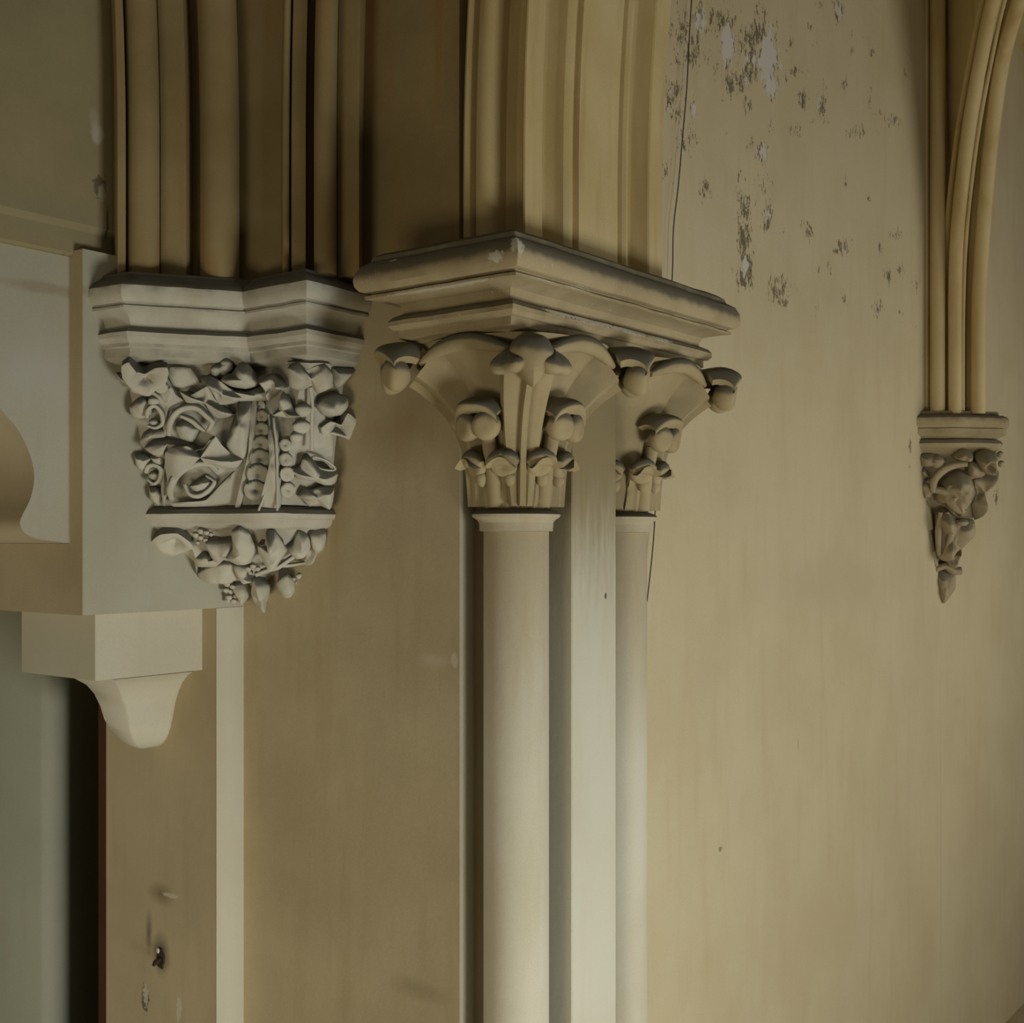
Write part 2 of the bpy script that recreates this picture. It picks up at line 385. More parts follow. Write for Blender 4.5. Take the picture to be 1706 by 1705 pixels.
a_, b_ = at(-60, HZ, 5.9), at(66, HZ, 5.75); pr = [(a_.x, a_.y), (a_.x-0.8, a_.y+1.2), (b_.x-0.9, b_.y+1.2), (b_.x+0.02, b_.y+0.12), (b_.x+0.03, b_.y+0.05), (b_.x+0.015, b_.y+0.015), (b_.x, b_.y)]
m = MB(); m.prism(pr[::-1], ZF, ZB+0.3); tag(m.build('wall_reveal', M_green, sharp=60), kind='structure')
def add_spots(mat, spots):
    nt = mat.node_tree; N = nt.nodes; L = nt.links; bs = N['Principled BSDF']
    col = bs.inputs['Base Color'].links[0].from_socket
    geo = N.new('ShaderNodeNewGeometry')
    for c, r, color, st, fs, edge, spk in spots:
        sb = N.new('ShaderNodeVectorMath'); sb.operation = 'SUBTRACT'; L.new(geo.outputs['Position'], sb.inputs[0]); sb.inputs[1].default_value = c
        dv = N.new('ShaderNodeVectorMath'); dv.operation = 'DIVIDE'; L.new(sb.outputs[0], dv.inputs[0]); dv.inputs[1].default_value = r
        ln = N.new('ShaderNodeVectorMath'); ln.operation = 'LENGTH'; L.new(dv.outputs[0], ln.inputs[0])
        n = N.new('ShaderNodeTexNoise'); n.inputs['Scale'].default_value = fs; n.inputs['Detail'].default_value = 5; n.inputs['Roughness'].default_value = 0.7
        L.new(geo.outputs['Position'], n.inputs['Vector'])
        ma = N.new('ShaderNodeMath'); ma.operation = 'MULTIPLY_ADD'; L.new(n.outputs['Fac'], ma.inputs[0]); ma.inputs[1].default_value = -spk; L.new(ln.outputs['Value'], ma.inputs[2])
        mr = N.new('ShaderNodeMapRange'); mr.inputs[1].default_value = 1-spk*0.5; mr.inputs[2].default_value = 1-spk*0.5-edge; mr.inputs[4].default_value = st; L.new(ma.outputs[0], mr.inputs[0])
        q = N.new('ShaderNodeMix'); q.data_type = 'RGBA'; L.new(mr.outputs[0], q.inputs[0]); L.new(col, q.inputs[6]); q.inputs[7].default_value = (*color, 1); col = q.outputs[2]
    L.new(col, bs.inputs['Base Color'])
def onv(px, py, v): u = on_v(px, v); return Vector((u, v, (HZ-py)/FPX*depth(u, v)))
def onu(px, py, u): v = on_u(px, u); return Vector((u, v, (HZ-py)/FPX*depth(u, v)))
SOOT = (0.10, 0.085, 0.055); LT = (0.60, 0.56, 0.46)
add_spots(M_wall, [
    (onv(268, 1490, V1), (0.10, 1, 0.06), (0.20, 0.15, 0.08), .8, 14, .9, .5),
    (onv(248, 1555, V1), (0.03, 1, 0.12), SOOT, .75, 12, .9, .4),
    (onv(268, 1590, V1), (0.07, 1, 0.11), SOOT, .9, 20, .8, .4),
    (onv(242, 1665, V1), (0.03, 1, 0.06), SOOT, .8, 60, .2, 2.6), (onv(243, 1660, V1), (0.02, 1, 0.05), LT, .8, 70, .2, 2.8),
    (onv(298, 1680, V1), (0.02, 1, 0.06), LT, .8, 60, .2, 2.4), (onv(285, 1493, V1), (0.06, 1, 0.01), LT, .7, 60, .2, 2.2),
    (onv(720, 1102, VW), (0.09, 1, 0.035), LT, .35, 18, .8, 1.0), (onv(700, 1650, VW), (0.18, 1, 0.05), (0.28, 0.22, 0.13), .5, 12, .8, 1.0),
    (onv(757, 1100, VW), (0.02, 1, 0.03), LT, .6, 40, .3, 1.2), (onv(560, 870, VW), (0.12, 1, 0.35), (0.30, 0.22, 0.11), .45, 5, .9, .8), (onv(660, 720, VW), (0.3, 1, 0.2), (0.30, 0.20, 0.09), .5, 4, .9, .8)])
UU = UA+0.045
add_spots(M_upper, [
    (onu(162, 222, UU), (1, 0.035, 0.05), (0.48, 0.45, 0.36), .8, 24, .5, .8), (onu(157, 195, UU), (1, 0.03, 0.05), (0.42, 0.38, 0.28), .5, 24, .6, 1),
    (onu(166, 310, UU), (1, 0.030, 0.045), (0.10, 0.08, 0.045), .8, 50, .2, 2.4), (onu(170, 322, UU), (1, 0.022, 0.04), (0.45, 0.42, 0.32), .7, 30, .4, 1),
    (onu(179, 375, UU), (1, 0.006, 0.075), (0.07, 0.055, 0.03), .9, 40, .4, .7), (onu(172, 370, UU), (1, 0.018, 0.08), (0.42, 0.39, 0.3), .4, 20, .6, .8),
    (onu(140, 440, UU), (1, 0.12, 0.045), (0.12, 0.10, 0.06), .7, 26, .4, 2.0), (onu(60, 350, UU), (1, 0.3, 0.12), (0.24, 0.22, 0.14), .5, 5, .9, .8)])
add_spots(M_grey, [(onu(75, 480, UA), (1, 0.22, 0.03), (0.30, 0.25, 0.16), .6, 14, .6, 1.2), (onu(60, 620, UA), (1, 0.25, 0.2), (0.50, 0.49, 0.44), .6, 5, .9, .8)])
add_spots(M_pilaster, [(onu(1009, 993, -2.6), (1, 0.008, 0.014), (0.04, 0.03, 0.02), .9, 60, .3, .5)])
cz = lambda px, py, ins=0.0: onu(px, py, -2.38-ins)
CH = (0.62, 0.59, 0.48)
add_spots(M_abac, [(onv(862, 402, 3.13), (0.03, 0.03, 0.045), CH, .9, 40, .2, 2.0), (onv(828, 428, 3.13), (0.035, 0.03, 0.02), CH, .9, 60, .2, 2.2), (onv(650, 432, 3.13), (0.02, 0.03, 0.006), CH, .8, 60, .2, 1.5),
    (cz(935, 522, .09), (0.03, 0.10, 0.012), CH, .9, 70, .2, 1.8), (cz(990, 536, .09), (0.03, 0.16, 0.012), CH, .9, 70, .2, 1.8), (cz(1050, 552, .09), (0.03, 0.16, 0.010), CH, .9, 70, .2, 1.6), (cz(1100, 565, .09), (0.03, 0.1, 0.008), CH, .8, 70, .2, 1.6),
    (cz(905, 464, .03), (0.03, 0.1, 0.007), CH, .8, 70, .2, 1.6), (cz(965, 480, .03), (0.03, 0.12, 0.008), CH, .8, 70, .2, 1.7), (onv(730, 478, 3.15), (0.25, 0.04, 0.006), CH, .6, 70, .2, 1.6)])
vJ = on_u(1568, UF)
add_spots(M_peel, [((UF, vJ, -2.3), (1, 0.006, 1.85), (0.34, 0.27, 0.17), .5, 9, .3, .1), ((UF, vJ+0.012, -2.3), (1, 0.006, 1.85), (0.66, 0.60, 0.46), .5, 9, .3, .1), (onu(1380, 975, UF), (1, 1.2, 0.22), (0.50, 0.42, 0.27), .5, 2, .9, .8),
    (onu(1200, 1415, UF), (1, 0.02, 0.015), SOOT, .6, 60, .3, 2.0), (onu(1330, 1240, UF), (1, 0.006, 0.04), SOOT, .4, 40, .3, .5)])
# ---------------- stone bracket (console) under the lintel block
con = thing('console_bracket', (UB-0.3, V1, -1.1), 'plain pale stone console with curved tapering foot under the lintel block at left', 'bracket')
UK = UB-0.09; VK = on_u(160, UK); dK = depth(UK, VK); ZK = -(1135-900)/FPX*dK
UKL = on_v(35, VK)
m = MB()
def rbox(u0, u1, va, vb, r=0.006): return [(u0, vb), (u0, va+r), (u0+r, va), (u1-r, va), (u1, va+r), (u1, vb)]
m.loft([[Vector((p[0], p[1], z)) for p in rbox(UKL, UK, VK, V1+0.01)] for z in (ZK, ZB+0.001)])
m.build('block', M_pale, con)
# tail: sections measured at heights
rs = [(1133, 322, 190, 92), (1138, 313, 193, 120), (1148, 305, 198, 142), (1162, 298, 203, 155), (1182, 292, 209, 165), (1205, 288, 214, 172), (1222, 284, 218, 182), (1236, 279, 223, 198), (1244, 273, 228, 211), (1248, 266, 236, 222)]
rings = []
for y, xr, xa, xl in rs:
    uR = on_v(xr, V1); vF = on_u(xa, uR); d = depth(uR, vF)
    if vF > V1-0.02: vF = V1-0.02
    uL = on_v(xl, vF)
    if uL > uR-0.02: uL = uR-0.02
    z = (HZ-y)/FPX*d
    rings.append([Vector((p[0], p[1], z)) for p in rbox(uL, uR, vF, V1+0.01, 0.008)])
m = MB(); m.loft(rings); m.build('foot', M_pale, con, sharp=40)

# hole with iron stub in the recessed wall
def w1(px, py):
    u = on_v(px, V1); return Vector((u, V1, (HZ-py)/FPX*depth(u, V1)))
p = w1(268, 1597)
st = thing('iron_stub', p, 'rusty iron stub in a ragged sooty hole low on the recessed wall', 'metal fixing')
m = MB(); ring0 = []
for k in range(20):
    q = 2*math.pi*k/20; r = 0.03*(1+0.35*noise.noise(Vector((math.cos(q)*2, math.sin(q)*2, 3))))
    ring0.append((r*math.cos(q)*0.9, r*math.sin(q)*1.5))
m.loft([[p+Vector((a*s, dv, b*s)) for a, b in ring0] for s, dv in ((1.0, -0.001), (0.9, -0.006), (0.55, -0.002))]); m.build('socket', M_hole, st)
m = MB(); m.tube([p+Vector((0, 0.0, -0.004)), p+Vector((0.002, -0.03, -0.01)), p+Vector((0.004, -0.042, -0.02))], [0.012, 0.011, 0.007]); m.build('stub', M_rust, st)
m = MB(); m.ball(p+Vector((-0.004, -0.012, 0.035)), (0.009, 0.006, 0.012)); m.build('plaster_lump', M_white, st)
m = MB(); m.ball(p+Vector((0.0, -0.028, -0.012)), 0.007); m.build('plaster_lump', M_white, st)

# ---------------- pier: pilaster, shafts
UP = -2.6; va = on_u(953, UP); vb = 2*VC-va+0.0
m = MB(); m.prism([(UCORN+0.06, va+0.0), (UP-0.004, va), (UP, va+0.004), (UP, vb-0.004), (UP-0.004, vb), (UCORN+0.06, vb)], ZF, 0.70)
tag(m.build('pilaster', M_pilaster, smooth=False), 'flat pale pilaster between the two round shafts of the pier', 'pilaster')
VS = 3.55; US = ray(860)[0]/ray(860)[1]*VS; RS = 0.119
zr0 = 0.108
def lathe(c, prof, n=48):
    return [[Vector((c[0]+r*math.cos(2*math.pi*k/n), c[1]+r*math.sin(2*math.pi*k/n), z)) for k in range(n)] for r, z in prof]
for i, vs_ in enumerate((VS, 2*VC-VS)):
    m = MB(); m.loft(lathe((US, vs_), [(RS, ZF), (RS, -2), (RS, -1), (RS, 0), (RS, 0.03)]))
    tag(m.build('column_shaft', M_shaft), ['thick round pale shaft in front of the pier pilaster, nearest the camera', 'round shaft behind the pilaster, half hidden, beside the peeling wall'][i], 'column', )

# ---------------- capitals
def diag_dir(k): a = math.radians(-45+90*k); return Vector((math.cos(a), math.sin(a), 0))
def crocket(par, p, o, sc, lift=0.0, name='crocket', mat=None):
    """curled leaf: hood over two volutes; o = outward direction"""
    s = Vector((-o.y, o.x, 0)); up = Vector((0, 0, 1)); mat = mat or M_cap
    Mx = Matrix((s, o, up)).transposed()
    def hood(d):
        k = 1.0+0.10*math.cos(3*math.atan2(d.x, d.z))
        if d.z < 0: k *= 1-0.35*(-d.z)
        return k
    m = MB()
    # hood: shell of thick leaf arched over
    rings = []; NU, NV = 25, 12
    outer = []; inner = []
    for j in range(NV+1):
        t = j/NV; ph = math.radians(-35+150*t)         # from back over top to front lip
        ro = []; ri = []
        for i in range(NU+1):
            w = -1+2*i/NU; th = w*math.radians(84)
            lobes = 1+0.06*math.cos(th*3.0)
            rr = Vector((math.sin(th)*1.0*(0.92+0.10*t), math.sin(ph)*0.95*(0.55+0.45*math.cos(th)), math.cos(ph)*0.35+math.cos(th)*0.62+0.02*t*t))
            rr = Vector((rr.x*lobes, rr.y*lobes, rr.z))
            ro.append(p+Mx@(rr*sc)); ri.append(p+Mx@(rr*sc*0.72+Vector((0, -0.02*sc, -0.04*sc))))
        outer.append(ro); inner.append(ri)
    n = NU+1
    V = [q for r in outer for q in r]+[q for r in inner for q in r]; off = (NV+1)*n; Fc = []
    for j in range(NV):
        for i in range(NU):
            a = j*n+i; Fc.append((a, a+1, a+n+1, a+n)); Fc.append((off+a, off+a+n, off+a+n+1, off+a+1))
    for i in range(NU):
        Fc.append((i, off+i, off+i+1, i+1)); a = NV*n+i; Fc.append((a, a+1, off+a+1, off+a))
    for j in range(NV):
        a = j*n; Fc.append((a, a+n, off+a+n, off+a)); a = j*n+NU; Fc.append((a, off+a, off+a+n, a+n))
    m.add(V, Fc)
    h = m.build(name, mat, par, rough=0.006*sc/0.09, freq=12, sharp=50)
    for sg in (-1, 1):
        m = MB()
        c = p+s*(sg*0.40*sc)+o*(0.40*sc)-up*(0.12*sc)
        ax = (o*1.0+s*sg*0.30-up*0.15).normalized()
        def dim(d, ax=ax):
            w = (Mx@d).dot(ax); return 1-0.34*max(0, (w-0.40)/0.60)**1.6
        m.ball(c, (0.54*sc, 0.50*sc, 0.54*sc), 30, 22, Mx, dim)
        v_ = m.build('volute', mat, h, rough=0.004*sc/0.09, freq=14, sharp=60)
        v_.matrix_parent_inverse = Matrix.Identity(4)
        v_.parent = par; v_.matrix_parent_inverse = par.matrix_world.inverted()
    return h
ZR = 0.70                         # underside of the abacus
def capital(vs_, label, corners):
    c = Vector((US, vs_, 0)); cap = thing('column_capital', (US, vs_, zr0-0.05), label, 'capital')
    # neck ring
    m = MB(); m.loft(lathe(c, [(RS-0.005, 0.03), (0.133, 0.032), (0.135, 0.062), (0.142, 0.072), (0.158, 0.082), (0.161, 0.092), (0.152, 0.102), (0.118, 0.114)], 64)); m.build('neck_ring', M_ring, cap, sharp=30)
    # bell
    n = 96; rings = []
    for j in range(25):
        t = j/24; z = 0.105+(ZR-0.105)*t; g = t**3.0; ring = []
        for k in range(n):
            th = 2*math.pi*k/n; a4 = abs(math.cos(2*(th)))       # 1 on the faces, 0 on diagonals
            Rs = 0.30+0.035*(1-a4)
            r = 0.115+g*(Rs-0.115)
            if t > 0.93: r += 0.012
            ring.append(c+Vector((r*math.cos(th), r*math.sin(th), z)))
        rings.append(ring)
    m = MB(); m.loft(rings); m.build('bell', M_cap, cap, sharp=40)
    for k in range(4):
        path = []; rd = []
        for j in range(15):
            w = -1+2*j/14; th = math.radians(90*k+w*37)
            r_ = 0.300/ (math.cos(math.radians(w*37))**0.55)+0.012*w*w
            path.append(c+Vector((r_*math.cos(th), r_*math.sin(th), 0.682-0.052*w*w))); rd.append(0.012+0.020*(1-w*w))
        m = MB(); m.tube(path, rd, 12, 1.0, Vector((0, 0, 1))); m.build('rim', M_cap, cap, rough=0.003)
    # four diagonal stalks
    for k in corners:
        o = diag_dir(k); s = Vector((-o.y, o.x, 0)); path = []
        for j in range(19):
            t = 0.93*j/18; z = 0.12+0.53*t; r = 0.125+0.275*t**3.4
            path.append((r, z, t))
        rings = []
        for r, z, t in path:
            hw = 0.040+(0.062 if k == 0 else 0.040)*t; th = 0.048+0.03*t
            pr = [(-hw*0.8, -0.13), (-hw, 0.0), (-hw*0.9, th*0.55), (-hw*0.45, th*0.7), (-0.014, th*0.62), (-0.010, th*1.05), (0.010, th*1.05), (0.014, th*0.62), (hw*0.45, th*0.7), (hw*0.9, th*0.55), (hw, 0.0), (hw*0.8, -0.13)]
            # outward normal tilts down as the stalk bends out
            sl = math.atan2(0.245*3.4*t**2.4, 0.53)
            nn = (o*math.cos(sl)-Vector((0, 0, 1))*math.sin(sl))
            rings.append([c+o*r+Vector((0, 0, z))+s*a+nn*b for a, b in pr])
        m = MB(); m.loft(rings); m.build('stalk', M_cap, cap, sharp=40)
        if k == 0:                                # the corner one: a pointed cap leaf with a flap each side
            p = c+o*0.385+Vector((0, 0, 0.605)); Mx = Matrix((s, o, Vector((0, 0, 1)))).transposed()
            m = MB(); m.ball(p, (0.074, 0.070, 0.080), 28, 20, Mx, lambda d: 1+0.22*max(0, -d.z)-0.30*max(0, -d.z)*abs(d.x)*2+0.10*max(0, d.z)*abs(d.x)*2)
            m.build('cap_leaf', M_cap, cap, rough=0.005, freq=12)
            for sg in (-1, 1):
                e1 = (s*sg*0.85-Vector((0, 0, 1))*0.38-o*0.15).normalized(); e3 = (Vector((0, 0, 1))*0.75+s*sg*0.45+o*0.35); e3 = (e3-e1*e3.dot(e1)).normalized(); e2 = e3.cross(e1)
                M2 = Matrix((e1, e2, e3)).transposed()
                m = MB(); m.ball(p+s*sg*0.062-o*0.012-Vector((0, 0, 0.006)), (0.074, 0.080, 0.034), 26, 14, M2, lambda d: 1+0.14*math.cos(4*math.atan2(d.y, d.x)))
                m.build('side_flap', M_cap, cap, rough=0.005, freq=14)
            continue
        crocket(cap, c+o*0.40+Vector((0, 0, 0.600)), o if k != 3 else Vector((-0.62, -0.78, 0)), 0.112, name='crocket')
    # middle tier of curled leaves on the axes
    for k in range(4):
        a = math.radians(90*k); o = Vector((math.cos(a), math.sin(a), 0))
        if o.x < -0.5: continue
        crocket(cap, c+o*0.185+Vector((0, 0, 0.41)), o, 0.098, name='curled_leaf')
        m = MB(); m.tube([c+o*0.115+Vector((0, 0, 0.12)), c+o*0.13+Vector((0, 0, 0.25)), c+o*0.165+Vector((0, 0, 0.37))], [0.03, 0.03, 0.025]); m.build('leaf_stem', M_cap, cap)
    # lower tier of cupped leaves
    for k in range(8):
        a = math.radians(22.5+45*k); o = Vector((math.cos(a), math.sin(a), 0)); s = Vector((-o.y, o.x, 0))
        if o.x < -0.8: continue
        V = []; NI, NJ = 14, 16
        for lay in (0, 1):
            for j in range(NJ+1):
                t = j/NJ
                for i in range(NI+1):
                    w = -1+2*i/NI
                    wid = 0.047*(1-0.25*math.sin(math.pi*t))*(1+0.25*max(0, t-0.6))
                    rr = 0.118+0.012*math.sin(math.pi*min(1, t*1.3))+0.095*max(0, t-0.5)**1.5*3.0
                    zz = 0.112+0.205*t-0.06*max(0, t-0.75)*4*(0.5+0.5*w*w)
                    cup = 0.028*(w*w)*(0.3+0.7*t)
                    mid = 0.008*math.exp(-(w/0.14)**2)
                    rad = rr+cup*0.4-cup*(1 if t < .5 else 0.2)+mid-(0.02 if lay else 0)
                    V.append(c+o*rad+s*(w*wid)+Vector((0, 0, zz-(0.008 if lay else 0))))
        n = NI+1; off = (NJ+1)*n; Fc = []
        for j in range(NJ):
            for i in range(NI):
                q = j*n+i; Fc.append((q, q+1, q+n+1, q+n)); Fc.append((off+q, off+q+n, off+q+n+1, off+q+1))
        for i in range(NI):
            Fc.append((i, off+i, off+i+1, i+1)); q = NJ*n+i; Fc.append((q, q+1, off+q+1, off+q))
        for j in range(NJ):
            q = j*n; Fc.append((q, q+n, off+q+n, off+q)); q = j*n+NI; Fc.append((q, off+q, off+q+n, q+n))
        m = MB(); m.add(V, Fc)
        # rolled lip
        m.tube([c+o*(0.170+0.012*math.cos(w*1.3))+s*(w*0.054)+Vector((0, 0, 0.290-0.022*w*w)) for w in [-1, -.75, -.5, -.25, 0, .25, .5, .75, 1]], [0.014, 0.024, 0.029, 0.031, 0.032, 0.031, 0.029, 0.024, 0.014], 12)
        Mx = Matrix((s, o, Vector((0, 0, 1)))).transposed()
        m.ball(c+o*0.158+Vector((0, 0, 0.262)), (0.050, 0.036, 0.040), 24, 16, Mx, lambda d: 1-0.5*max(0, (d.y-0.2*d.z-0.6)/0.4))
        m.ball(c+o*0.150+s*0.018+Vector((0, 0, 0.222)), (0.022, 0.024, 0.034), 16, 10, Mx)
        m.build('cupped_leaf', M_cap, cap, rough=0.004, freq=13, sharp=45)
    return cap
capital(VS, 'carved leaf capital on the nearest round shaft, below the abacus corner', [0, 1, 3])
capital(2*VC-VS, 'carved leaf capital on the rear shaft, its crocket standing out against the tan wall', [1])

# ---------------- pier abacus
ab = thing('abacus', (-2.7, VC, ZR), 'big square moulded abacus slab with chipped edges crowning the pier capitals', 'abacus')
UO = -2.38; VO = 3.12; UL = on_v(588, VO)
lineP = [Vector((UL, VW+0.01)), Vector((UL, VO)), Vector((UO, VO)), Vector((UO, 2*VC-VO)), Vector((UF-0.05, 2*VC-VO))]
def cornerz(y, ins): return (HZ-y)/FPX*depth(UO-ins, VO+ins)
prof = [(0.075, cornerz(381, .075)), (0.05, cornerz(384, .05)), (0.045, cornerz(392, .045)), (0.018, cornerz(397, .018)), (0.004, cornerz(408, .004)), (0.0, cornerz(420, 0)), (0.004, cornerz(432, .004)), (0.016, cornerz(442, .016)), (0.03, cornerz(446, .03)),
        (0.045, cornerz(447, .045)), (0.045, cornerz(451, .045)), (0.03, cornerz(452, .03)), (0.03, cornerz(457, .03)), (0.05, cornerz(461, .05)), (0.085, cornerz(468, .085)), (0.115, cornerz(479, .115)), (0.128, cornerz(492, .128)), (0.128, cornerz(497, .128)),
        (0.098, cornerz(500, .098)), (0.088, cornerz(506, .088)), (0.088, cornerz(514, .088)), (0.10, cornerz(523, .10)), (0.115, cornerz(526, .115)), (0.115, cornerz(540, .115)), (0.14, cornerz(547, .14)), (0.15, ZR-0.001)]
def flip(L): return L
# inset side: interior lies to the left when walking this line
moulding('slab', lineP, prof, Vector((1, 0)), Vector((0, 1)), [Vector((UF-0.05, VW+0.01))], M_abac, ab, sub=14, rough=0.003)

# ---------------- arch above the pier
ZA = prof[0][1]-0.004
def bendA(z): t = max(0, z-1.35); return (t*t/17.0, 0)
A = [(UCORN+0.0, VW+0.3), (on_v(772, VW), VW+0.0), (on_v(778, VW), VW-0.012), (on_v(784, VW), VW-0.004), (on_v(787, VW), VW+0.035)]
ua, ub = on_v(790, VW), on_v(821, VW)
for k in range(9):
    q = math.pi*k/8; A.append(((ua+ub)/2-(ub-ua)/2*math.cos(q), VW+0.02-0.035*math.sin(q)))
A += [(on_v(823, VW), VW+0.07), (on_v(832, VW), VW+0.10), (on_v(843, VW), VW+0.095), (on_v(846, VW), VW+0.075), (on_v(862, VW), VW+0.06), (-2.625, VW+0.02), (-2.606, VW+0.0)]
def half(v0_, sgn):
    P_ = []
    def vv(x): return VC+0.03-sgn*(VC+0.03-x)
    L_ = [(-2.600, 3.452), (-2.600, 3.552), (-2.606, 3.559), (-2.63, 3.566), (-2.665, 3.59), (-2.68, 3.63), (-2.672, 3.67), (-2.65, 3.69), (-2.64, 3.694),
          (-2.612, 3.70), (-2.598, 3.72), (-2.596, 3.735), (-2.606, 3.75), (-2.622, 3.757), (-2.625, 3.782), (-2.602, 3.787)]
    return [(a, vv(b)) for a, b in L_]
A += half(0, 1)+half(0, -1)[::-1]
A += [(-2.66, 2*(VC+.03)-3.44), (UF-0.1, 2*(VC+.03)-3.44), (UF-0.1, VW+0.3)]
arch = MB(); arch.prism(A, ZA, ZT-0.01, 24, bendA)
tag(arch.build('stone_arch', M_ochre, sharp=32), 'moulded ochre stone arch rising from the abacus and leaning right', 'arch')

# ---------------- wire
m = MB(); U_ = UF+0.035
w = []
for x, y in [(1157,-60),(1152,0),(1147,90),(1144,150),(1137,230),(1130,310),(1122,380),(1120,460),(1112,560),(1104,660),(1097,760),(1093,820),(1090,880),(1086,930),(1078,1003)]:
    v = on_u(x, U_); w.append(Vector((U_, v, (HZ-y)/FPX*depth(U_, v))))
m.tube(smoothpath(w, 4), 0.0028, 8)
tag(m.build('wire', M_wire), 'thin dark wire hanging down the tan wall behind the pier capital', 'wire')

# ================================================================= left corbel
cor = thing('carved_corbel', (-3.95, 3.2, -0.25), 'large leaf-carved grey corbel in the corner left of the pier', 'corbel')
def at_z(px, py, z): d = z*FPX/(HZ-py); r = ray(px); return Vector((r[0]*d, r[1]*d))
vst = on_u(160, UB); zrb = (HZ-512)/FPX*depth(UB, vst)
L0 = [Vector((UB, vst-0.03)), at_z(203, 502, zrb), at_z(405, 514, zrb), at_z(510, 496, zrb), Vector((on_v(618, VW), VW))]
print('corbel plan', [tuple(round(c, 3) for c in p) for p in L0])
dz = depth(*L0[1])
def zz(y): return (HZ-y)/FPX*4.58
profc = [(0.075, zz(447)), (0.06, zz(449)), (0.05, zz(456)), (0.012, zz(466)), (-0.004, zz(476)), (-0.006, zz(488)), (-0.002, zz(497)), (0.008, zz(503)), (0.022, zz(505)), (0.022, zz(508)), (0.012, zz(509)), (0.012, zz(513)),
         (0.035, zz(517)), (0.058, zz(525)), (0.068, zz(536)), (0.068, zz(542)), (0.045, zz(545)), (0.036, zz(551)), (0.038, zz(559)), (0.05, zz(566)), (0.055, zz(568)), (0.055, zz(574)), (0.066, zz(576)), (0.066, zz(590)), (0.085, zz(594)), (0.11, zz(597))]
moulding('abacus', L0, profc, Vector((0, 1)), Vector((1, 0)), [Vector((UB-0.02, VW+0.02))], M_leaf, cor, sub=8, rough=0.003)
# carved body
def Lz(px, v): return Vector((on_v(px, v), v))
topz = zz(594); T = inset_line(L0, 0.13, Vector((0, 1)), Vector((1, 0)))
ringz = -(846-900)/FPX*4.75; 
Rg = [Vector((UB, on_u(256, UB)))]
Rg += [Rg[0]+Vector((0.06, 0.02)), Vector((-3.66, 3.17)), Vector((-3.60, 3.22)), Vector((on_v(548, VW), VW))]
def ring_of(L, z, inner=True):
    out = []
    for i in range(len(L)-1):
        for k in range(6): out.append(L[i].lerp(L[i+1], k/6))
    out.append(L[-1]); out.append(Vector((UB-0.02, VW+0.02)))
    return [Vector((p.x, p.y, z)) for p in out]
rings = []
for k in range(11):
    t = k/10; g = t**0.8
    rings.append(ring_of([a.lerp(b, g) for a, b in zip(T, Rg)], topz+0.01+(ringz-topz)*t))
mb_body = MB(); mb_body.loft(rings)
# lower pendant
zl = [(880, 0.06), (900, 0.16), (925, 0.34), (950, 0.52), (975, 0.74), (995, 0.92), (1003, 0.985)]
tip = Vector((UB, VW)); rl = []
for y, g in zl:
    rl.append(ring_of([a.lerp(tip, g) for a in Rg], (HZ-y)/FPX*4.85))
mb_low = MB(); mb_low.loft(rl)
bvh = BVHTree.FromPolygons(mb_body.v+mb_low.v, mb_body.f+[tuple(i+len(mb_body.v) for i in f) for f in mb_low.f])
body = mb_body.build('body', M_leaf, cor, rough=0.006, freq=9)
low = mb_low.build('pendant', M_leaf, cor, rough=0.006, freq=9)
# ring moulding between
Lr = [p.copy() for p in Rg]
def zy(y): return (HZ-y)/FPX*4.75
moulding('ring', Lr, [(-0.005, zy(843)), (-0.03, zy(849)), (-0.04, zy(856)), (-0.032, zy(864)), (-0.02, zy(866)), (-0.018, zy(872)), (-0.004, zy(878)), (0.02, zy(882))], Vector((0, 1)), Vector((1, 0)), [Vector((UB-0.02, VW+0.02))], M_leaf, cor, sub=6, rough=0.003)

def hit(tree, px, py, cx, cy):
    for k in range(40):
        t = k/40; x = px+(cx-px)*t; y = py+(cy-py)*t
        d = dirpx(x, y); h = tree.ray_cast(Vector((0, 0, 0)), d.normalized())
        if h[0] is not None: return h[0], h[1]
    return None, None
def host_plane(tree, px, py, ref, off, tilt, blend):
    p, n = hit(tree, px, py, *ref)
    d = dirpx(px, py).normalized()
    if n.dot(d) > 0: n = -n
    n = (n.normalized()-d*blend).normalized()
    # tilt about the horizontal axis: positive = face looks down
    hx = n.cross(Vector((0, 0, 1))).normalized()
    n = Matrix.Rotation(math.radians(-tilt), 3, hx)@n
    # keep the same depth as the host where the ray goes
    dep = p.dot(Vector((-SN, CS, 0)))
    pc = dirpx(px, py)*dep
    return pc-d*off, n
def onplane(p0, n, px, py):
    d = dirpx(px, py); k = p0.dot(n)/d.dot(n); return d*k
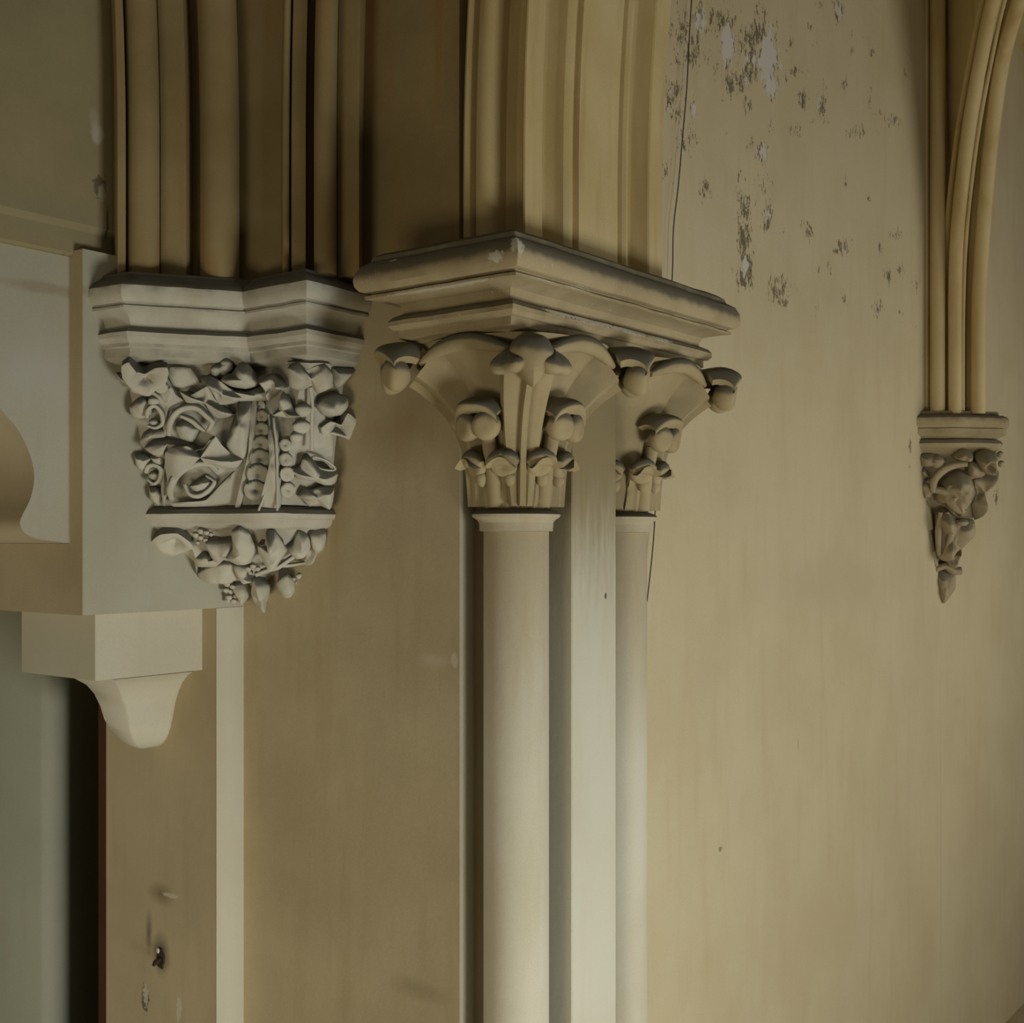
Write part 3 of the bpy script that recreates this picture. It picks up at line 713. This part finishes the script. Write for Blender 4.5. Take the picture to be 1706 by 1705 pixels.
class Crop:
    def __init__(s, ox, oy, sc, tree, ref, mat, par): s.o = (ox, oy, sc); s.t = tree; s.ref = ref; s.mat = mat; s.par = par
    def px(s, x, y): return s.o[0]+x/s.o[2], s.o[1]+y/s.o[2]
    def leaf(s, poly, off=0.03, H=0.018, mode='dome', tilt=8, name='leaf', c=None, T=0.05, blend=0.8, sm=3, ridge=0.5, mat=None, parent=None):
        P2 = [Vector((*s.px(x, y), 0)) for x, y in poly]
        cc = Vector((*s.px(*c), 0)) if c else sum(P2, Vector())/len(P2)
        Q0 = smoothpath(P2, sm+1, True); Q = []
        for i_, q_ in enumerate(Q0):
            k_ = i_//(sm+1); f_ = (i_ % (sm+1))/(sm+1); Q.append(q_.lerp(P2[k_].lerp(P2[(k_+1) % len(P2)], f_), 0.55))
        # keep points of lobes: blend spline with straight outline
        off *= 0.75; p0, n = host_plane(s.t, cc.x, cc.y, s.ref, off, tilt, blend)
        B = [onplane(p0, n, q.x, q.y) for q in Q]; c3 = onplane(p0, n, cc.x, cc.y)
        R = [(b-c3).length for b in B]; N_ = len(B); R = [sum(R[(i+k) % N_]*w_ for k, w_ in ((-3, 1), (-2, 2), (-1, 3), (0, 4), (1, 3), (2, 2), (3, 1)))/16 for i in range(N_)]; rm = max(R); H *= 1.35
        V = []; K = 9; sd = random.random()*20
        for j in range(K):
            t = 1-j/K
            for i, b in enumerate(B):
                q = c3.lerp(b, t)
                if mode == 'dome': h = H*(1-t**2.4)
                elif mode == 'cup': h = H*(0.25+0.9*math.sin(math.pi*min(1, (t**1.5)))**1.0*0.6+0.55*t**3-0.5*(1-t))
                elif mode == 'fold': h = H*(1-t**4)*(0.75+2.8*(R[i]/rm-0.66)*min(1, t/0.5)**1.5)
                else: h = H*(1-t**6)
                h += ridge*H*4*t*(1-t)*(R[i]/rm-0.62)
                h += H*0.25*noise.noise(q*22+Vector((sd, 0, 0)))*(1-t**4)
                V.append(q+n*h)
        Fc = []
        for j in range(K-1):
            for i in range(N_):
                i2 = (i+1) % N_; Fc.append((j*N_+i, j*N_+i2, (j+1)*N_+i2, (j+1)*N_+i))
        ci = len(V); V.append(sum(V[(K-1)*N_:], Vector())/N_)
        for i in range(N_): Fc.append(((K-1)*N_+i, (K-1)*N_+(i+1) % N_, ci))
        # rim thickness then undercut root
        b1 = len(V)
        for i, b in enumerate(B): V.append(c3.lerp(b, 0.985)-n*0.008)
        for i, b in enumerate(B): V.append(c3.lerp(b, 0.80)-n*min(T, 0.03))
        for i, b in enumerate(B): V.append(c3.lerp(b, 0.66)-n*T)
        for q0, q1 in ((0, b1), (b1, b1+N_), (b1+N_, b1+2*N_)):
            for i in range(N_):
                i2 = (i+1) % N_; Fc.append((q0+i, q1+i, q1+i2, q0+i2))
        Fc.append(tuple(b1+2*N_+i for i in range(N_)))
        return finish(name, V, Fc, mat or s.mat, parent or s.par, 50)
    def tube(s, pts, rad, off=0.03, name='tendril', T=0, flat=1.0, closed=False, tilt=0):
        cc = sum([Vector((*s.px(x, y), 0)) for x, y in pts], Vector())/len(pts)
        p0, n = host_plane(s.t, cc.x, cc.y, s.ref, off, tilt, 0.8)
        W = [onplane(p0, n, *s.px(x, y)) for x, y in pts]
        W = smoothpath(W, 5, closed)
        if closed: W.append(W[0])
        if not hasattr(rad, '__len__'): rad = [rad]*len(pts)
        rr = []
        m_ = len(W)
        for i in range(m_):
            f = i/(m_-1)*(len(rad)-1); a = int(f); b = min(a+1, len(rad)-1); rr.append((rad[a]+(rad[b]-rad[a])*(f-a))/s.o[2]/FPX*p0.length)
        m = MB(); m.tube(W, rr, 12, 1.0, n); return m.build(name, s.mat, s.par, sharp=60, rough=0.002, freq=18)
    def knob(s, x, y, r, off=0.03, name='berry', ry=None, dimple=0.0, depthk=0.8, parent=None):
        px, py = s.px(x, y); p0, n = host_plane(s.t, px, py, s.ref, off*0.8, 0, 0.8)
        k = p0.length/FPX/s.o[2]; rx = r*k; rz = (ry or r)*k
        sx = n.cross(Vector((0, 0, 1))).normalized(); up = sx.cross(n)
        Mx = Matrix((sx, n, up)).transposed()
        def dim(d): return 1-dimple*max(0, (d.y-0.3)/0.7)**2*(3-2*max(0, (d.y-0.3)/0.7))
        m = MB(); m.ball(p0, (rx, max(rx, rz)*depthk, rz), 18, 12, Mx, dim if dimple else None)
        return m.build(name, s.mat, parent or s.par, sharp=60, rough=0.002, freq=16)
random.seed(3)
Ca = Crop(180, 570, 5.683, bvh, (400, 740), M_leaf, cor)
Cb = Crop(360, 570, 5.685, bvh, (430, 740), M_leaf, cor)
Cc = Crop(230, 830, 5.018, bvh, (430, 925), M_leaf, cor)
# left face
Ca.leaf([(130,190),(200,150),(260,230),(350,260),(450,205),(560,200),(575,260),(540,370),(470,400),(430,440),(390,470),(320,460),(220,400),(140,300)], .065, .03, 'cup', 28, c=(350,330), T=.09)
Ca.knob(500,420,66,.06,'leaf_curl',dimple=.3); Ca.knob(270,440,60,.05,'leaf_curl',ry=45)
Ca.leaf([(10,230),(60,240),(150,330),(215,400),(190,430),(130,380),(70,290)], .03, .01, 'dome', 0)
Ca.leaf([(400,450),(500,480),(600,430),(640,500),(720,560),(620,620),(575,700),(560,880),(530,880),(500,680)], .04, .012, 'dome', 10, c=(560,580), ridge=1.2)
Ca.leaf([(590,240),(780,250),(870,400),(640,430),(575,330)], .03, .008, 'dome', 15)
Ca.leaf([(680,470),(780,505),(900,440),(945,420),(1000,520),(1050,580),(1215,685),(1150,720),(1000,725),(920,640),(800,600),(740,570)], .06, .018, 'fold', 20, c=(920,560), T=.07)
Ca.tube([(575,890),(585,770),(640,670),(740,615),(850,625),(930,690),(985,760),(940,850)], [22,30,34,36,36,34,28,14], .045)
Ca.tube([(690,700),(790,740),(860,800),(920,850)], [20,30,26,10], .04, 'tendril')
Ca.leaf([(630,800),(700,730),(800,760),(870,840),(800,950),(680,910)], .02, .015, 'dome', 0)
Ca.leaf([(870,320),(960,320),(1060,370),(1150,440),(1300,520),(1200,580),(1060,595),(1000,500),(930,400)], .085, .02, 'fold', 25, c=(1080,480), T=.09)
Ca.leaf([(990,230),(1080,180),(1160,160),(1185,250),(1100,335),(1000,320)], .06, .02, 'dome', 10)
Ca.knob(1120,205,55,.07,'leaf_curl'); Ca.knob(1020,270,52,.07,'leaf_curl')
Ca.leaf([(200,610),(280,530),(350,530),(405,600),(405,690),(350,725),(290,735),(225,700)], .05, .02, 'dome', 15)
Ca.tube([(370,720),(380,640),(440,600),(500,660),(520,760),(450,810),(370,790)], [16,22,24,24,22,20,12], .05)
Ca.knob(430,560,50,.05,'leaf_curl'); Ca.knob(440,770,50,.04,'leaf_curl')
Ca.leaf([(300,950),(340,850),(430,810),(520,820),(540,900),(420,940),(350,1000)], .03, .012, 'dome', -10)
Ca.leaf([(340,1000),(420,925),(580,905),(740,945),(850,1010),(720,1010),(560,1000),(520,1055),(420,1060)], .06, .012, 'dome', -35, T=.08)
Ca.leaf([(540,1050),(620,990),(750,990),(820,1025),(900,1005),(960,930),(1020,895),(1080,980),(1180,1070),(1275,1115),(1230,1190),(1120,1210),(1040,1260),(1010,1165),(820,1140),(700,1160),(600,1260),(570,1340),(540,1200)], .065, .02, 'fold', 22, c=(880,1080), T=.08)
Ca.tube([(610,1500),(590,1390),(640,1270),(730,1190),(850,1150),(970,1160),(1040,1220)], [26,36,40,38,34,28,14], .05)
Ca.tube([(735,1350),(775,1430),(860,1450),(950,1400),(1005,1320),(930,1265)], [24,30,30,28,22,12], .04)
Ca.leaf([(760,1370),(860,1280),(940,1270),(990,1330),(940,1400),(840,1430)], .035, .02, 'dome', 0)
Ca.leaf([(600,1520),(760,1500),(950,1450),(1100,1300),(1230,1200),(1220,1540),(900,1560),(620,1560)], .015, .02, 'dome', 0, c=(950,1500))
Ca.leaf([(250,1050),(330,1060),(405,1100),(390,1170),(340,1225),(270,1180)], .06, .02, 'dome', 10)
Ca.leaf([(400,1080),(520,1070),(520,1170),(440,1160)], .04, .012, 'dome', 10)
Ca.tube([(360,1240),(380,1180),(440,1160),(500,1200),(495,1290),(440,1340),(380,1300)], [18,24,26,26,24,20,14], .05)
Ca.knob(440,1270,52,.035,'leaf_curl')
Ca.leaf([(390,1370),(470,1370),(515,1450),(490,1550),(400,1480)], .035, .02, 'dome', 10)
Ca.leaf([(560,1060),(540,1200),(560,1380),(530,1560),(500,1400),(520,1200)], .04, .01, 'dome', 0)
# right face
Cb.leaf([(150,300),(215,200),(300,205),(380,300),(410,370),(380,420),(280,445),(150,425),(45,370),(70,320)], .11, .035, 'dome', 22, c=(250,340), T=.12)
Cb.leaf([(120,460),(300,470),(420,420),(560,430),(560,520),(460,560),(330,560),(190,560)], .07, .02, 'dome', 20, T=.08)
Cb.leaf([(400,330),(520,300),(620,360),(680,430),(600,470),(500,560),(470,470)], .08, .02, 'fold', 20, T=.08)
Cb.leaf([(210,560),(340,550),(350,700),(330,880),(300,1080),(260,1130),(90,1010),(130,820),(190,650)], .02, .035, 'dome', 0, name='cane', c=(230,830), ridge=0, T=.05)
for x, y, r in [(415,600,44),(435,700,52),(430,825,62),(425,960,70),(415,1100,78),(395,1250,84),(370,1400,84)]: Cb.knob(x, y, r*1.22, .022, 'scallop', dimple=.85, depthk=.45)
Cb.leaf([(340,560),(390,560),(380,800),(350,1100),(300,1300),(230,1560),(180,1560),(270,1200),(330,900)], .02, .008, 'dome', 0)
Cb.leaf([(490,680),(545,700),(595,900),(610,1200),(605,1590),(410,1590),(470,1400),(510,1150),(515,900)], .03, .03, 'dome', 0, name='blade', c=(540,1150), ridge=0)
Cb.tube([(500,690),(520,900),(510,1150),(470,1400),(400,1600)], [10,12,14,14,12], .05, 'rib')
Cb.tube([(545,720),(572,1000),(580,1300),(580,1600)], [10,14,14,12], .05, 'rib')
for x, y, r in [(655,970,52),(662,1110,56),(672,1250,60),(680,1400,64)]: Cb.knob(x, y, r*1.22, .022, 'scallop', dimple=.85, depthk=.45)
Cb.leaf([(630,470),(700,560),(740,650),(800,700),(700,720),(640,715),(530,695),(590,620)], .06, .018, 'fold', 15, c=(650,640), T=.07)
Cb.leaf([(680,250),(780,195),(860,265),(960,225),(1040,215),(1105,290),(1100,420),(960,490),(900,420),(800,465),(700,430),(690,330)], .075, .02, 'fold', 22, c=(890,330), T=.09)
Cb.leaf([(660,195),(820,170),(1000,175),(1100,210),(960,240),(870,270),(780,200)], .06, .012, 'dome', -20)
Cb.leaf([(1110,250),(1320,255),(1210,400),(1130,440)], .05, .02, 'dome', 10)
Cb.knob(825,640,80,.05,'leaf_curl',ry=66); Cb.knob(810,800,92,.04,'leaf_curl',ry=70,dimple=.3); Cb.knob(760,900,60,.03,'leaf_curl')
Cb.tube([(895,430),(910,560),(905,800),(900,1030)], [22,18,18,18], .06, 'stem')
Cb.leaf([(930,480),(1000,620),(1100,860),(1100,1080),(905,1050),(910,700)], .025, .006, 'flat', 0, name='panel', ridge=0)
Cb.leaf([(940,600),(1000,530),(1130,495),(1240,510),(1255,590),(1180,690),(1080,710),(1000,690)], .075, .03, 'dome', 20, T=.09)
Cb.leaf([(970,790),(1060,730),(1160,760),(1220,650),(1325,740),(1300,830),(1245,905),(1150,870),(1040,845),(980,855)], .07, .028, 'cup', 15, T=.09)
Cb.leaf([(705,1210),(790,1190),(830,1105),(900,1095),(980,1180),(1090,1210),(1155,1240),(1130,1335),(1030,1350),(900,1310),(760,1290)], .075, .035, 'dome', 28, T=.09)
Cb.tube([(910,1100),(960,1180),(1060,1215),(1130,1200),(1060,1130),(960,1090)], 12, .085, 'leaf_rim', closed=True)
Cb.leaf([(770,1450),(830,1375),(900,1400),(1030,1365),(1118,1370),(1110,1500),(1075,1590),(960,1540),(880,1560),(820,1500)], .06, .02, 'fold', 15, T=.07)
# pendant leaves and berries
Cc.leaf([(125,315),(200,255),(340,245),(450,320),(475,370),(400,400),(300,435),(200,405)], .03, .03, 'cup', 25, T=.05)
Cc.leaf([(440,380),(520,400),(560,460),(500,560),(490,640),(460,470)], .03, .015, 'dome', 10)
Cc.leaf([(560,370),(680,370),(790,350),(810,420),(720,485),(660,515),(600,470)], .07, .03, 'dome', 25, T=.08)
Cc.leaf([(780,280),(850,245),(930,300),(965,380),(985,450),(940,545),(830,560),(730,500),(790,420)], .09, .03, 'dome', 15, T=.1)
Cc.leaf([(470,500),(560,440),(650,515),(740,490),(650,575),(500,575)], .06, .02, 'dome', -15, T=.07)
Cc.leaf([(500,640),(560,590),(700,550),(800,560),(865,650),(780,685),(640,700),(520,665)], .07, .03, 'dome', 25, T=.08)
Cc.leaf([(1000,400),(1060,390),(1070,285),(1140,275),(1200,360),(1245,440),(1180,520),(1080,535),(1010,470)], .08, .035, 'fold', 15, T=.09)
Cc.leaf([(1240,430),(1300,370),(1350,285),(1425,320),(1445,400),(1390,460),(1300,490)], .08, .035, 'dome', 15, T=.09)
Cc.leaf([(1430,280),(1570,265),(1585,520),(1480,590),(1380,560),(1420,450)], .05, .025, 'fold', 10, T=.07)
Cc.leaf([(780,730),(900,705),(940,800),(880,885),(830,820)], .07, .03, 'dome', 15, T=.08)
Cc.leaf([(970,690),(1100,730),(1095,860),(1060,912),(980,900),(945,800)], .07, .03, 'fold', 20, T=.08)
Cc.leaf([(1160,720),(1250,640),(1340,740),(1330,822),(1200,822)], .06, .03, 'dome', 15, T=.07)
Cc.leaf([(800,560),(940,560),(900,640),(960,700),(880,720),(820,650)], .08, .02, 'dome', 10)
Cc.tube([(980,640),(1080,600),(1180,570),(1300,490),(1385,465)], [22,26,24,20,12], .09, 'stem')
Cc.tube([(1120,560),(1250,560),(1400,540)], [16,20,10], .085, 'stem')
for x, y, r in [(480,310,26),(525,275,27),(575,285,26),(610,300,20),(520,330,24),(560,350,22),(500,370,18)]: Cc.knob(x, y, r, .06)
for x, y, r in [(745,720,26),(735,770,27),(760,830,28),(800,860,27),(775,780,28),(815,820,26),(750,860,20),(790,740,24)]: Cc.knob(x, y, r, .075)
for x, y, r in [(1290,680,28),(1350,650,30),(1400,640,28),(1440,620,26),(1340,710,28),(1400,690,30),(1440,670,24),(1280,730,24)]: Cc.knob(x, y, r, .06)
for x, y, r in [(920,590,26),(960,570,26),(1000,590,24),(940,620,22)]: Cc.knob(x, y, r, .095)

# ---------------- vault ribs on the left corbel
def roll(pxa, pxb, d, out, n=9):        # half-round in plan seen between two pixels at depth d
    a = at(pxa, HZ, d); b = at(pxb, HZ, d); c = (a+b)/2; r = (b-a).length/2; ax = (b-a).normalized(); fw = Vector((SN, -CS, 0))
    return [((c-ax*r*math.cos(math.pi*k/n)+fw*out*math.sin(math.pi*k/n)).x, (c-ax*r*math.cos(math.pi*k/n)+fw*out*math.sin(math.pi*k/n)).y) for k in range(n+1)]
def pt(px, d): q = at(px, HZ, d); return (q.x, q.y)
ZC = profc[0][1]-0.01
def bl(z): t = max(0, z-1.5); return (-t*t*0.018, -t*t*0.03)
def br(z): t = max(0, z-1.5); return (t*t*0.045, -t*t*0.01)
d0 = 4.66
ribL = thing('vault_rib', (*pt(250, 4.75), ZC), 'dark ochre vault rib cluster against the left wall above the carved corbel', 'vault rib')
ribR = thing('vault_rib', (*pt(530, 4.7), ZC), 'dark ochre vault rib cluster next to the arch above the carved corbel', 'vault rib')
def piece(name, poly, par, bend, mat=None):
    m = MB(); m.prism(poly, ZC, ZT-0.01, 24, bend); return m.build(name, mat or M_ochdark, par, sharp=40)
back = [pt(400, 4.98), (UB-0.02, VW+0.02), (UB-0.02, on_u(196, UB))]
piece('core', [pt(196, 4.72), pt(203, 4.72), pt(205, 4.78), pt(265, 4.80), pt(268, 4.77), pt(310, 4.76), pt(314, 4.80), pt(322, 4.86), pt(332, 4.86), pt(400, 4.88)]+back, ribL, bl)
piece('roll', roll(213, 266, 4.74, .055)+[pt(262, 4.90), pt(216, 4.88)], ribL, bl)
piece('roll', roll(334, 399, 4.80, .07)+[pt(398, 4.95), pt(336, 4.95)], ribL, bl)
piece('fillet', [pt(196, 4.66), pt(209, 4.68), pt(212, 4.80), pt(196, 4.76)], ribL, bl)
piece('core', [pt(372, 4.94), pt(400, 4.86), pt(468, 4.80), pt(471, 4.74), pt(480, 4.73), pt(484, 4.76), pt(486, 4.72), pt(509, 4.70), pt(512, 4.79), pt(521, 4.79), pt(524, 4.76), pt(560, 4.76), pt(562, 4.70), pt(590, 4.665), pt(598, 4.66), pt(601, 4.72), (on_v(603, VW), VW+0.01), (UB-0.02, VW+0.02), pt(400, 4.99)], ribR, br)
piece('roll', roll(523, 561, 4.66, .05)+[pt(560, 4.78), pt(524, 4.78)], ribR, br)
piece('fillet', roll(470, 482, 4.725, .016, 6)+[pt(482, 4.78), pt(470, 4.78)], ribR, br)

# ================================================================= right corbel
vR = on_u(1527, UF); dR = depth(UF, vR)
cr = thing('carved_corbel', (UF+0.15, vR+0.3, (HZ-1000)/FPX*dR), 'small corbel carved with a robed figure, high on the tan wall at right', 'corbel')
def ratd(px, d): q = at(px, HZ, d); return Vector((q.x, q.y))
LR = [Vector((UF, vR)), ratd(1600, dR-0.05), ratd(1676, dR+0.02), ratd(1682, dR+0.14), Vector((UF, vR+1.25))]
print('right corbel', vR, dR, [tuple(p) for p in LR])
def zq(y): return (HZ-y)/FPX*dR
moulding('abacus', LR, [(0.07, zq(684)), (0.065, zq(691)), (0.02, zq(692)), (0.004, zq(696)), (0.0, zq(702)), (0.004, zq(709)), (0.02, zq(712)), (0.03, zq(713)), (0.02, zq(714)), (0.02, zq(722)), (0.06, zq(726)), (0.085, zq(730)), (0.055, zq(732)), (0.045, zq(738)), (0.055, zq(745)), (0.08, zq(749)), (0.10, zq(756))],
         Vector((0, 1)), Vector((0, 1)), [Vector((UF-0.02, vR+0.6))], M_abac, cr, sub=5, rough=0.003)
TR = inset_line(LR, 0.12, Vector((0, 1)), Vector((0, 1)))
tipR = Vector((UF-0.0, on_u(1577, UF)))
rings = []
for y, g in [(752, 0.0), (790, 0.10), (830, 0.24), (870, 0.42), (905, 0.58), (940, 0.72), (962, 0.80)]:
    L_ = [a.lerp(tipR, g) for a in TR]; o_ = []
    for i in range(len(L_)-1):
        for k in range(5): o_.append(L_[i].lerp(L_[i+1], k/5))
    o_.append(L_[-1]); rings.append([Vector((max(p.x, UF-0.02), p.y, zq(y))) for p in o_])
mbr = MB(); mbr.loft(rings)
bvr = BVHTree.FromPolygons(mbr.v, mbr.f)
M_fig = stone('carved_stone_brown', (0.42, 0.355, 0.23), (0.34, 0.28, 0.175), (0.28, 0.21, 0.12), dust=0.5, scale=3)
mbr.build('body', M_fig, cr, rough=0.008, freq=6)
D = Crop(1480, 600, 3.789, bvr, (1590, 850), M_fig, cr)
D.leaf([(190,600),(270,590),(330,610),(355,650),(300,680),(200,670)], .06, .04, 'dome', 10, T=.08)
D.knob(310,645,40,.09,'berry'); D.knob(265,768,22,.08,'berry')
D.leaf([(410,600),(470,560),(530,580),(535,630),(470,640),(420,630)], .09, .05, 'dome', 15, T=.1)
D.leaf([(545,600),(600,565),(680,580),(690,650),(660,700),(600,710),(560,660)], .12, .06, 'fold', 20, T=.12)
D.leaf([(515,640),(560,650),(600,700),(560,740),(500,730)], .1, .03, 'dome', 15)
D.knob(705,595,20,.1,'berry'); D.knob(712,655,20,.1,'berry')
D.leaf([(200,690),(230,680),(262,730),(215,735)], .06, .03, 'dome', 10)
D.leaf([(190,760),(250,750),(290,780),(280,860),(220,880),(200,830)], .05, .05, 'dome', 10, T=.08)
D.tube([(285,840),(290,760),(350,690),(430,660),(500,655)], [14,24,26,22,16], .10, 'hood_rim')
D.leaf([(300,850),(340,750),(430,690),(510,720),(540,800),(520,900),(450,990),(380,920),(310,900)], .05, .09, 'dome', 5, name='torso', T=.08)
D.tube([(400,790),(385,870),(430,930),(480,960)], [26,34,30,20], .12, 'arm')
D.tube([(300,820),(350,830),(390,860)], [22,26,20], .11, 'arm')
D.leaf([(540,760),(600,740),(640,700),(690,690),(620,860),(580,960),(545,1010),(530,920),(560,840)], .05, .04, 'fold', 5, T=.08)
D.leaf([(300,960),(360,930),(430,990),(540,1010),(545,1110),(420,1220),(350,1270),(300,1240),(292,1100)], .08, .07, 'fold', 8, name='robe', T=.1)
for a in ([(330,960),(315,1080),(320,1230)], [(370,960),(400,1080),(350,1240)], [(440,1010),(430,1110),(360,1250)], [(530,1030),(500,1110),(380,1220)], [(540,1090),(470,1160),(370,1240)]):
    D.tube(a, [12,20,12], .14, 'robe_fold')
D.knob(465,1025,38,.16,'hand',ry=22); D.knob(465,1072,26,.16,'hand',ry=16)
D.tube([(205,880),(240,960),(260,1070)], [30,28,22], .05, 'stem')
D.tube([(255,1110),(275,1200),(300,1300)], [26,20,16], .04, 'stem')
D.leaf([(350,1250),(440,1190),(460,1200),(430,1310),(370,1310)], .05, .04, 'fold', 0)
D.tube([(300,1320),(360,1300),(410,1330),(460,1330)], [20,22,26,24], .07, 'foot_mould')
D.leaf([(285,1350),(330,1310),(420,1340),(425,1440),(385,1500),(350,1540),(310,1470)], .03, .05, 'dome', 0, name='tip', T=.12)

# ---------------- ribs over the right corbel
ZRR = zq(684)-0.01
def rp(pts, ds):
    return smoothpath([at(x, y, d) for (x, y), d in zip(pts, ds)], 6)
rg = 'vault ribs over the right corbel'
def rib(label, parts):
    t = thing('vault_rib', parts[0][1][0], label, 'vault rib')
    for nm, path, r, mt in parts:
        m = MB(); m.tube(path, r, 16); m.build(nm, mt, t)
yy = [690, 600, 500, 400, 300, 200, 100, 0, -120]
def col(xs, d): return rp(list(zip(xs, yy)), [d]*9 if not hasattr(d, '__len__') else d)
rib('straight ochre rib running up the tan wall from the small right corbel', [
    ('fillet', col([1544]*9, dR+.16), 0.022, M_ochre), ('roll', col([1562]*9, dR+.10), 0.052, M_ochre),
    ('fillet', col([1576, 1576, 1576, 1575, 1575, 1575, 1575, 1575, 1575], dR+.2), 0.04, M_ochre)])
x2 = [1591,1591,1591,1594,1603,1616,1634,1655,1695]
x3 = [1604,1604,1605,1609,1619,1633,1652,1674,1716]
x4 = [1629,1629,1630,1636,1644,1655,1670,1698,1745]
dd = [dR+.06, dR+.06, dR+.05, dR, dR-.1, dR-.25, dR-.45, dR-.7, dR-1.0]
rib('curving ochre rib pair springing right from the small right corbel', [
    ('roll', col(x2, dd), 0.046, M_ochre), ('fillet', col(x3, dd), 0.014, M_ochre),
    ('hollow', col([a-8 for a in x4], [q+.08 for q in dd]), 0.06, M_ochre), ('roll', col(x4, dd), 0.05, M_ochre), ('fillet', col([a-17 for a in x2], [q+.10 for q in dd]), 0.02, M_ochre)])
# web between ribs
m = MB()
La = col([1570]*9, dR+.22); Lb = col([x+2 for x in x2], [q+.12 for q in dd]); Lb2 = [p+Vector((-.1, .12, 0)) for p in Lb]; La2 = [p+Vector((-.1, .12, 0)) for p in La]
m.loft([[a, b, c, d] for a, b, c, d in zip(La, Lb, Lb2, La2)])
tag(m.build('vault_web', M_ochre), 'narrow brown vault web between the straight and curving ribs at right', 'vault')
